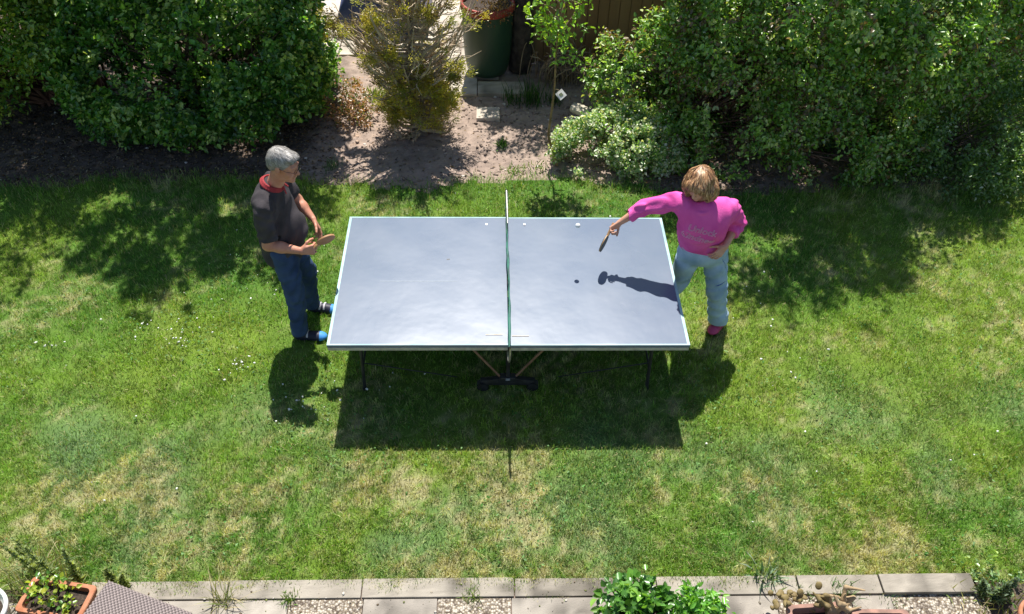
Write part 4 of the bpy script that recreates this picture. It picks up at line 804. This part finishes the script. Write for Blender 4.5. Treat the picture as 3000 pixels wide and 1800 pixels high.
add_hand(F_, wrL, (.42, -.35, -.80), (-.65, -.55, -.25), (.3, -1.0, .1), (14, 22, 15), 1.05, 12, spec=[(10, 15, 10), (20, 26, 16), (28, 30, 20), (34, 34, 20)])
hipR = (-1.81, .105, .93); hipL = (-1.80, .295, .93); knR = (-1.775, .06, .51); knL = (-1.72, .335, .50); anR = (-1.795, .03, .09); anL = (-1.74, .36, .09)
for a, b, c_ in ((hipR, knR, anR), (hipL, knL, anL)): F_.cap(a, b, .082, .055, .03); F_.cap(b, c_, .055, .036, .02)
body = link('body', F_.mesh('body'), M_skin, mb, True)
# polo shirt
F_ = Field((-2.15, -.22, .70), (-1.50, .62, 1.70), .0065); fo = foldf(.014, 21, 1.3, (1, 1, .9)); fo2 = foldf(.014, 31, .4)
F_.cap((-1.845, .06, 1.468), (-1.82, .29, 1.462), .098, .098, .05, fo); F_.ell((-1.84, .2, 1.30), (.155, .195, .20), None, .06, fold=fo); F_.ell((-1.805, .2, 1.10), (.195, .195, .215), None, .08, fold=fo); F_.ell((-1.835, .2, .90), (.175, .19, .17), None, .07, fold=fo)
F_.cap((-1.815, .16, 1.50), (-1.790, .155, 1.60), .092, .070, .05)
F_.cap(shR, np.array(shR) * .12 + np.array(elR) * .88, .076, .074, .045, fo2); F_.cap(shL, np.array(shL) * .2 + np.array(elL) * .8, .074, .072, .045, fo2)
dR = nrm(np.array(elR) - shR); dL = nrm(np.array(elL) - shL); F_.cut(np.array(shR) * .20 + np.array(elR) * .80, dR, .105); F_.cut(np.array(shL) * .30 + np.array(elL) * .70, dL, .10)
F_.cut((-1.83, .2, .79), (.06, 0, -1), .30); F_.cut((-1.788, .155, 1.586), (.48, -.05, 1), .12)
shirt = link('polo_shirt', F_.mesh('polo_shirt'), mat('charcoal_cotton', (.036, .031, .035), (.060, .052, .058), 9, .85, .35, 140, spec=.3), mb, True)
# red collar and placket
F_ = Field((-1.93, .03, 1.40), (-1.58, .33, 1.70), .0045); nk = np.array([-1.788, .155, 1.580]); nd = nrm((.45, 0, .9)); u1 = nrm(np.cross(nd, (0, 1, 0))); u2 = np.cross(nd, u1)
for i in range(30):
    a0 = 2 * math.pi * i / 30; a1 = 2 * math.pi * (i + 1) / 30
    p0 = nk + u1 * .073 * math.cos(a0) + u2 * .071 * math.sin(a0); p1 = nk + u1 * .073 * math.cos(a1) + u2 * .071 * math.sin(a1)
    for hz_, ex_ in ((.008, 0), (.001, .03), (-.006, .09), (-.012, .14), (-.017, .20)): F_.cap(p0 + nd * hz_ + (p0 - nk) * ex_, p1 + nd * hz_ + (p1 - nk) * ex_, .0052, None, .008)
fr = nk + np.array([.078, 0, -.040]); F_.cap(fr + [.004, -.02, .012], fr + [.022, -.045, -.028], .013, .008, .012, flat=((1, 0, .5), 2.2)); F_.cap(fr + [.004, .02, .012], fr + [.022, .045, -.028], .013, .008, .012, flat=((1, 0, .5), 2.2))
link('collar', F_.mesh('collar'), mat('red_cotton', (.26, .018, .024), (.36, .03, .036), 12, .8, .2, 120), shirt, True)
# jeans
def jeans(name, hips, kns, ans, pel, pr_, r, fo, m, parent, lo, hi, hem=.075, kcol=None, waist=None):
    F_ = Field(lo, hi, .0065); F_.ell(pel, pr_, None, .03)
    for h_, k_, a_ in zip(hips, kns, ans):
        F_.cap(h_, k_, r[0], r[1], .035, fo); F_.cap(k_, np.array(a_) + np.array([0, 0, -.02]), r[1], r[2], .03, fo); F_.cap(np.array(a_) + [0, 0, .06], np.array(a_) - [0, 0, .02], r[2] * 1.04, r[2] * 1.1, .02, foldf(.006, 42, 2, (.4, .4, 1.4)))
        F_.cut(np.array(a_) - [0, 0, .015], (0, 0, -1), .13)
    if waist is not None: F_.cut(waist, (0, 0, 1), .3)
    return link(name, F_.mesh(name), m, parent, True)
jm = jeans('jeans', (hipR, hipL), (knR, knL), (anR, anL), (-1.825, .2, .88), (.15, .175, .15), (.108, .080, .066), foldf(.010, 24, .8, (1, 1, 1.2)), mat('blue_denim', (.018, .038, .095), (.055, .095, .195), 5, .85, .4, 160, spec=.25, contrast=(.3, .7)), mb, (-2.05, -.12, 0.02), (-1.55, .52, 1.08))
# hair, glasses
def hair(name, Cn, M, s, ells, cuts, subs, m, parent, h=.004, fo=None, ext=.20):
    F_ = Field(np.array(Cn) - ext, np.array(Cn) + ext, h); c = lambda v: np.array(Cn) + M @ (np.array(v, float) * s)
    for v, r_ in ells: F_.ell(c(v), np.array(r_) * s, M, .02, fold=fo)
    for v, n_, rr_ in cuts: F_.cut(c(v), M @ np.array(n_, float), rr_)
    for v, r_ in subs: F_.ell(c(v), np.array(r_) * s, M, .008, 'sub')
    return F_, link(name, F_.mesh(name), m, parent, True)
hf = foldf(.0030, 55, .7)
F_, hr = hair('hair', HC, HM, 1.06, [((0, -.022, .050), (.081, .100, .086)), ((0, .050, .092), (.060, .048, .030)), ((.02, .088, .072), (.030, .018, .018)), ((-.025, .085, .074), (.028, .018, .018)), ((0, -.07, .01), (.072, .052, .07))], [((0, .045, .020), (0, .80, -.62), .25)], [((.082, .005, -.012), (.018, .028, .034)), ((-.082, .005, -.012), (.018, .028, .034))], mat('grey_hair', (.20, .185, .17), (.42, .40, .38), 30, .6, .9, 90, spec=.4, stretch=(1, 1, 1)), mb, .0042, hf)
def strands(mesh_o, n, L, w, flow, col, m, parent, seed=3, spread=.12, off=.0022, tipup=.0, name='hair_strands'):
    """flat locks that lie on the hair surface and follow the combing direction"""
    from mathutils.bvhtree import BVHTree
    g = np.random.default_rng(seed); me = mesh_o.data; co = np.empty(len(me.vertices) * 3); me.vertices.foreach_get('co', co); co = co.reshape(-1, 3)
    bv = BVHTree.FromPolygons(co.tolist(), [p.vertices[:] for p in me.polygons]); V = []; F = []; CC = []
    for q in range(n):
        p = co[g.integers(len(co))]; LL = L * g.uniform(.6, 1.3); ww = w * g.uniform(.6, 1.4); jit = g.normal(size=3) * spread; c_ = np.array(col[g.integers(len(col))]) * g.uniform(.75, 1.2); o_ = off * g.uniform(.4, 1.8); b0 = len(V)
        for j in range(4):
            h_, n_, _, _ = bv.find_nearest(Vector(p)); h_ = np.array(h_); N = np.array(n_); f = flow(h_[None], N[None])[0] + jit; f = f - N * (f @ N); f /= np.linalg.norm(f) + 1e-6; sd_ = np.cross(f, N)
            wj = ww * (.5, 1, .8, .15)[j]; P_ = h_ + N * (o_ * (.3, 1, 1, .7)[j] + tipup * (j == 3)); V += [P_ - sd_ * wj / 2, P_ + sd_ * wj / 2]; CC += [c_ * (.8, 1, 1, 1.1)[j]] * 2
            p = h_ + f * LL / 3
        F += [(b0 + 2 * j, b0 + 2 * j + 1, b0 + 2 * j + 3, b0 + 2 * j + 2) for j in range(3)]
    link(name, npmesh(name, V, F, np.array(CC)), m, parent)
M_hs = mat('hair_strand', attr=True, rough=.45, spec=.5)
strands(hr, 2400, .034, .0036, lambda P, N: nrm_rows(P - (HC + HM @ np.array([.01, -.075, .12]))) + HM @ np.array([0, .25, -.15]), [(.38, .36, .335), (.30, .28, .255), (.44, .42, .40), (.24, .215, .19)], M_hs, hr, spread=.15)
gc_ = lambda x, y, z: HC + HM @ (np.array([x, y, z]) * 1.06)
L = []
for q in (-1, 1):
    th = np.linspace(0, 2 * np.pi, 17); L.append((np.array([gc_(q * .031 + .023 * math.cos(a), .108, .008 + .017 * math.sin(a)) for a in th]), .0017)); L.append((np.array([gc_(q * .055, .106, .012), gc_(q * .074, .06, .014), gc_(q * .078, .0, .018)]), .0018))
L.append((np.array([gc_(-.008, .112, .012), gc_(.008, .112, .012)]), .0017)); gl = tube_obj('glasses', L, mat('dark_frame', (.02, .015, .015), rough=.3), mb, 6)
# shoes
def shoe(name, heel, toe, w, h, cols, parent, strap=True, collar=True):
    heel = np.array([*heel, 0.]); toe = np.array([*toe, 0.]); d = nrm(toe - heel); Ln = np.linalg.norm(toe - heel); M = basis(d, (0, 0, 1)); c = lambda x, y, z: heel + M @ np.array([x, y, z])
    F_ = Field(heel - .12 - np.array([0, 0, -.10]) + np.minimum(toe - heel, 0), np.maximum(heel, toe) + .12 + np.array([0, 0, .05]), .0042)
    F_.lo[2] = -.01; F_ = Field((F_.lo[0], F_.lo[1], -.012), tuple(F_.lo + F_.h * np.array(F_.n))[:2] + (.17,), .0042)
    F_.ell(c(0, .055, .045), (w * .80, .062, h * .62), M, .03); F_.ell(c(0, Ln * .50, .035), (w * .86, Ln * .34, h * .50), M, .04); F_.ell(c(0, Ln - .065, .028), (w, .068, h * .40), M, .03)
    if collar: F_.cap(c(0, .045, .06), c(0, .04, .10), .040, .041, .02)
    F_.cut(c(0, Ln / 2, .004), (0, 0, -1), .3)
    me = F_.mesh(name); co = np.empty(len(me.vertices) * 3); me.vertices.foreach_get('co', co); co = co.reshape(-1, 3); y = (co - heel) @ d
    col = np.where((y > Ln - .062)[:, None], np.array(cols[1]), np.array(cols[0])); col = np.where((co[:, 2] < .016)[:, None], np.array(cols[2]), col); setcol(me, col)
    o = link(name, me, M_shoe, parent, True)
    if strap:
        for yy in (.44, .58)[:strap]:
            a = np.linspace(-1.2, 1.2, 9); pts = np.array([c(w * .84 * math.sin(t), Ln * yy, .035 + (h * .50 + .002) * math.cos(t)) for t in a]); tube_obj('shoe_strap', [(pts, .009)], M_strap, o, 8)
    return o
M_shoe = mat('shoe_leather', attr=True, rough=.55, spec=.4); M_strap = mat('white_strap', (.62, .60, .64), (.5, .48, .52), 20, .6)
shoe('shoe', (-1.86, .025), (-1.565, .015), .050, .090, [(.015, .016, .035), (.05, .26, .62), (.02, .02, .03)], mb, 1)
shoe('shoe', (-1.79, .375), (-1.51, .345), .050, .090, [(.015, .016, .035), (.05, .26, .62), (.02, .02, .03)], mb, 2)

vM = nrm(np.array([-1.42, .0, 1.1]) - np.array([-.15, -5.1, 5.5])); eM = nrm(np.cross(padM_a, vM)); nbM = nrm(eM * math.cos(R(22)) - np.cross(padM_a, eM) * math.sin(R(22)))
paddle(Vector(hM), padM_a, nbM, 'paddle with brown red rubber held out by the man in the polo shirt', (WR, WR), .045)

# --- woman
wo = empty('person', (1.62, .2, 0), 'woman with blond bob in pink sweatshirt and pale jeans reaching over the table', 'person')
WM = basis((-.50, -.76, -.38), (-.22, -.26, .87)); WC = np.array([1.450, .125, 1.600])
F_ = Field((.70, -.12, 0.0), (2.05, .60, 1.78), .0056)
add_head(F_, WC, WM, 1.0, True)
sR = (1.310, .165, 1.405); sL = (1.735, .165, 1.335); eR = (1.075, .205, 1.315); wR = (.892, .195, 1.165); eL = (1.868, .275, 1.115); wL = (1.742, .055, 1.035)
F_.cap(WC + WM @ np.array([0, -.02, -.05]), (1.52, .16, 1.38), .050, .052, .03); F_.cap((1.42, .14, 1.36), (1.64, .15, 1.32), .055, .055, .03); F_.cap((1.54, .2, 1.3), (1.61, .2, .95), .12, .13, .05)
lp = lambda a, b, t: np.array(a) * (1 - t) + np.array(b) * t
for s_, e_, w_ in ((sR, eR, wR), (sL, eL, wL)): F_.cap(s_, e_, .048, .041, .03); F_.cap(e_, lp(e_, w_, .35), .041, .038, .02); F_.cap(lp(e_, w_, .35), w_, .038, .024, .02)
padW_a = nrm((-.42, -.50, -.76)); hW = np.array([.822, .180, 1.098])
vW = nrm(np.array([.78, .13, 1.05]) - np.array([-.15, -5.1, 5.5])); nbW = nrm(np.cross(padW_a, vW)); nbW = nrm(nbW * math.cos(R(8)) + np.cross(padW_a, nbW) * math.sin(R(8)))
add_hand(F_, wR, (-.72, -.18, -.62), (.30, -.80, -.35), (-.3, -.4, -.6), (62, 76, 42), .94, 38)
add_hand(F_, wL, (-.66, -.42, -.60), (-.30, .85, -.40), (.2, -.2, 1.0), (22, 30, 18), .94, 14)
pR = (1.535, .215, .90); pL = (1.715, .225, .89); kR = (1.465, .225, .47); kL = (1.79, .135, .49); aR = (1.36, .36, .09); aL = (1.885, .165, .09)
for a, b, c_ in ((pR, kR, aR), (pL, kL, aL)): F_.cap(a, b, .085, .055, .03); F_.cap(b, c_, .052, .034, .02)
link('body', F_.mesh('body'), M_skin2, wo, True)
F_ = Field((.95, -.10, .78), (2.02, .50, 1.55), .0062); fo = foldf(.016, 19, 2.1, (1, 1, .6)); fs = foldf(.013, 38, .9)
F_.cap((1.40, .125, 1.375), (1.66, .13, 1.335), .098, .10, .05, fo); F_.ell((1.545, .115, 1.235), (.208, .160, .18), basis((.1, -1, .1), (-.1, 0, 1)), .06, fold=fo); F_.ell((1.585, .20, 1.06), (.205, .150, .17), None, .07, fold=fo); F_.ell((1.615, .225, .955), (.20, .155, .11), None, .05, fold=fo)
F_.ell((1.61, .225, .905), (.195, .150, .045), basis((0, -1, 0), (.05, 0, 1)), .012)
F_.cap(sR, eR, .076, .060, .05, fs); F_.cap(eR, lp(eR, wR, .55), .060, .048, .03, fs); F_.cap(lp(eR, wR, .50), lp(eR, wR, .60), .050, .047, .01)
F_.cap(sL, eL, .082, .070, .05, fs); F_.cap(eL, lp(eL, wL, .45), .068, .056, .03, fs); F_.cap(lp(eL, wL, .40), lp(eL, wL, .5), .058, .054, .01)
F_.cut(lp(eR, wR, .62), nrm(np.array(wR) - eR), .085); F_.cut(lp(eL, wL, .50), nrm(np.array(wL) - eL), .09)
F_.ell(WC + WM @ np.array([0, .01, -.10]), (.068, .075, .07), WM, .01, 'sub')
nkc = np.array([1.490, .110, 1.425]); ndir = nrm((-.12, -.30, .95)); u1 = nrm(np.cross(ndir, (1, 0, 0))); u2 = np.cross(ndir, u1)
for i in range(28):
    a0 = 2 * math.pi * i / 28; a1 = a0 + 2 * math.pi / 28; F_.cap(nkc + .088 * (u1 * math.cos(a0) + u2 * math.sin(a0)), nkc + .088 * (u1 * math.cos(a1) + u2 * math.sin(a1)), .0095, None, .012)
sw = link('sweatshirt', F_.mesh('sweatshirt'), mat('pink_fleece', (.66, .075, .33), (.76, .12, .41), 7, .85, .3, 120, spec=.25), wo, True)
jw = jeans('jeans', (pR, pL), (kR, kL), (aR, aL), (1.625, .205, .87), (.185, .150, .14), (.112, .085, .078), foldf(.011, 24, 2.6, (1, 1, 1.2)), mat('pale_denim', (.22, .33, .43), (.42, .55, .66), 6, .85, .4, 160, spec=.25, contrast=(.3, .7)), wo, (1.15, -.05, .02), (2.08, .50, 1.02))
# darker slash on the left knee
def on_surface(o, pts, off=.002):
    from mathutils.bvhtree import BVHTree
    me = o.data; bv = BVHTree.FromPolygons([v.co[:] for v in me.vertices], [p.vertices[:] for p in me.polygons]); r = []
    for p in pts: q, n_, _, _ = bv.find_nearest(Vector(p)); r.append(q + n_ * off)
    return np.array([tuple(v) for v in r])
M_tear = mat('dark_tear', (.04, .08, .30), (.06, .11, .36), 20, .8)
tube_obj('knee_tear', [(on_surface(jw, [(1.745 + .11 * t, .02 + .06 * t, .585 + .035 * t) for t in np.linspace(0, 1, 9)], -.001), np.array([.002, .004, .005, .005, .006, .005, .005, .004, .002]))], M_tear, jw, 6)
tube_obj('pocket_edge', [(on_surface(jw, [(1.79 + .03 * t, .07 + .05 * t, .86 - .12 * t) for t in np.linspace(0, 1, 7)], -.001), .0025)], M_tear, jw, 6)
# lettering on the sweatshirt
def shirt_text(lines, origin, right, up, size, m, parent, surf):
    from mathutils.bvhtree import BVHTree
    me = surf.data; bv = BVHTree.FromPolygons([v.co[:] for v in me.vertices], [p.vertices[:] for p in me.polygons]); right = Vector(right).normalized(); up = Vector(up); up = (up - right * up.dot(right)).normalized(); nn = right.cross(up)
    for k, tx in enumerate(lines):
        cu = bpy.data.curves.new('t', 'FONT'); cu.body = tx; cu.size = size; cu.align_x = 'CENTER'; cu.resolution_u = 3; cu.fill_mode = 'NONE'; cu.bevel_depth = .0019; cu.bevel_resolution = 0
        to = bpy.data.objects.new('t', cu); C.objects.link(to); dg_ = bpy.context.evaluated_depsgraph_get(); m2 = bpy.data.meshes.new_from_object(to.evaluated_get(dg_)); bpy.data.objects.remove(to)
        m2.name = 'lettering'
        for v in m2.vertices:
            p = Vector(origin) + right * (v.co.x + .004 * k) + up * (v.co.y - k * size * 1.02); h_, n_, i_, d_ = bv.ray_cast(p + nn * .3, -nn)
            v.co = (h_ + nn * (.0035 + max(v.co.z, 0))) if h_ is not None and (h_ - p).length < .22 else Vector(origin)
        link('lettering', m2, m, parent)
shirt_text(['Unlock', 'Kindness'], (1.497, -.02, 1.240), (1, .0, -.24), (.05, .35, .93), .076, mat('pale_pink_print', (.82, .42, .62), rough=.7), sw, sw)
hfw = foldf(.009, 62, 1.9, (1, 1, .3))
F_, hw = hair('hair', WC, WM, 1.0, [((0, -.016, .045), (.100, .112, .098)), ((0, -.045, -.03), (.112, .085, .10)), ((.100, -.005, -.085), (.036, .055, .038)), ((-.100, -.005, -.085), (.036, .055, .038)), ((.088, -.01, -.045), (.048, .065, .085)), ((-.088, -.01, -.045), (.048, .065, .085)), ((0, .066, .065), (.070, .045, .045)), ((.052, .070, .045), (.030, .026, .036)), ((-.052, .070, .045), (.030, .026, .036)), ((.01, .082, .070), (.042, .020, .020)), ((.072, .045, -.03), (.030, .045, .075)), ((-.072, .045, -.03), (.030, .045, .075))], [], [((0, .125, -.035), (.054, .064, .082)), ((0, .07, -.15), (.066, .09, .085))], mat('blond_hair', (.20, .10, .045), (.42, .26, .13), 30, .45, .9, 80, spec=.5, stretch=(1, 1, .3)), wo, .0045, hfw)
crown = WC + WM @ np.array([.01, -.085, .125])
strands(hw, 3200, .085, .0060, lambda P, N: nrm_rows(P - crown) + np.array([0, -.15, -.45]), [(.46, .26, .12), (.26, .125, .055), (.64, .43, .24), (.12, .06, .03), (.34, .17, .08), (.52, .27, .12)], M_hs, hw, 8, .14, .003, .006)
shoe('shoe', (1.955, .215), (1.80, .055 - .01), .050, .080, [(.42, .035, .11), (.50, .06, .15), (.12, .02, .03)], wo, 0, False)
shoe('shoe', (1.395, .43), (1.26, .255), .048, .080, [(.42, .035, .11), (.50, .06, .15), (.12, .02, .03)], wo, 0, False)
paddle(Vector(hW), padW_a, nbW, 'dark rubber paddle seen edge on in the outstretched hand of the woman', (BR, BR), .035)
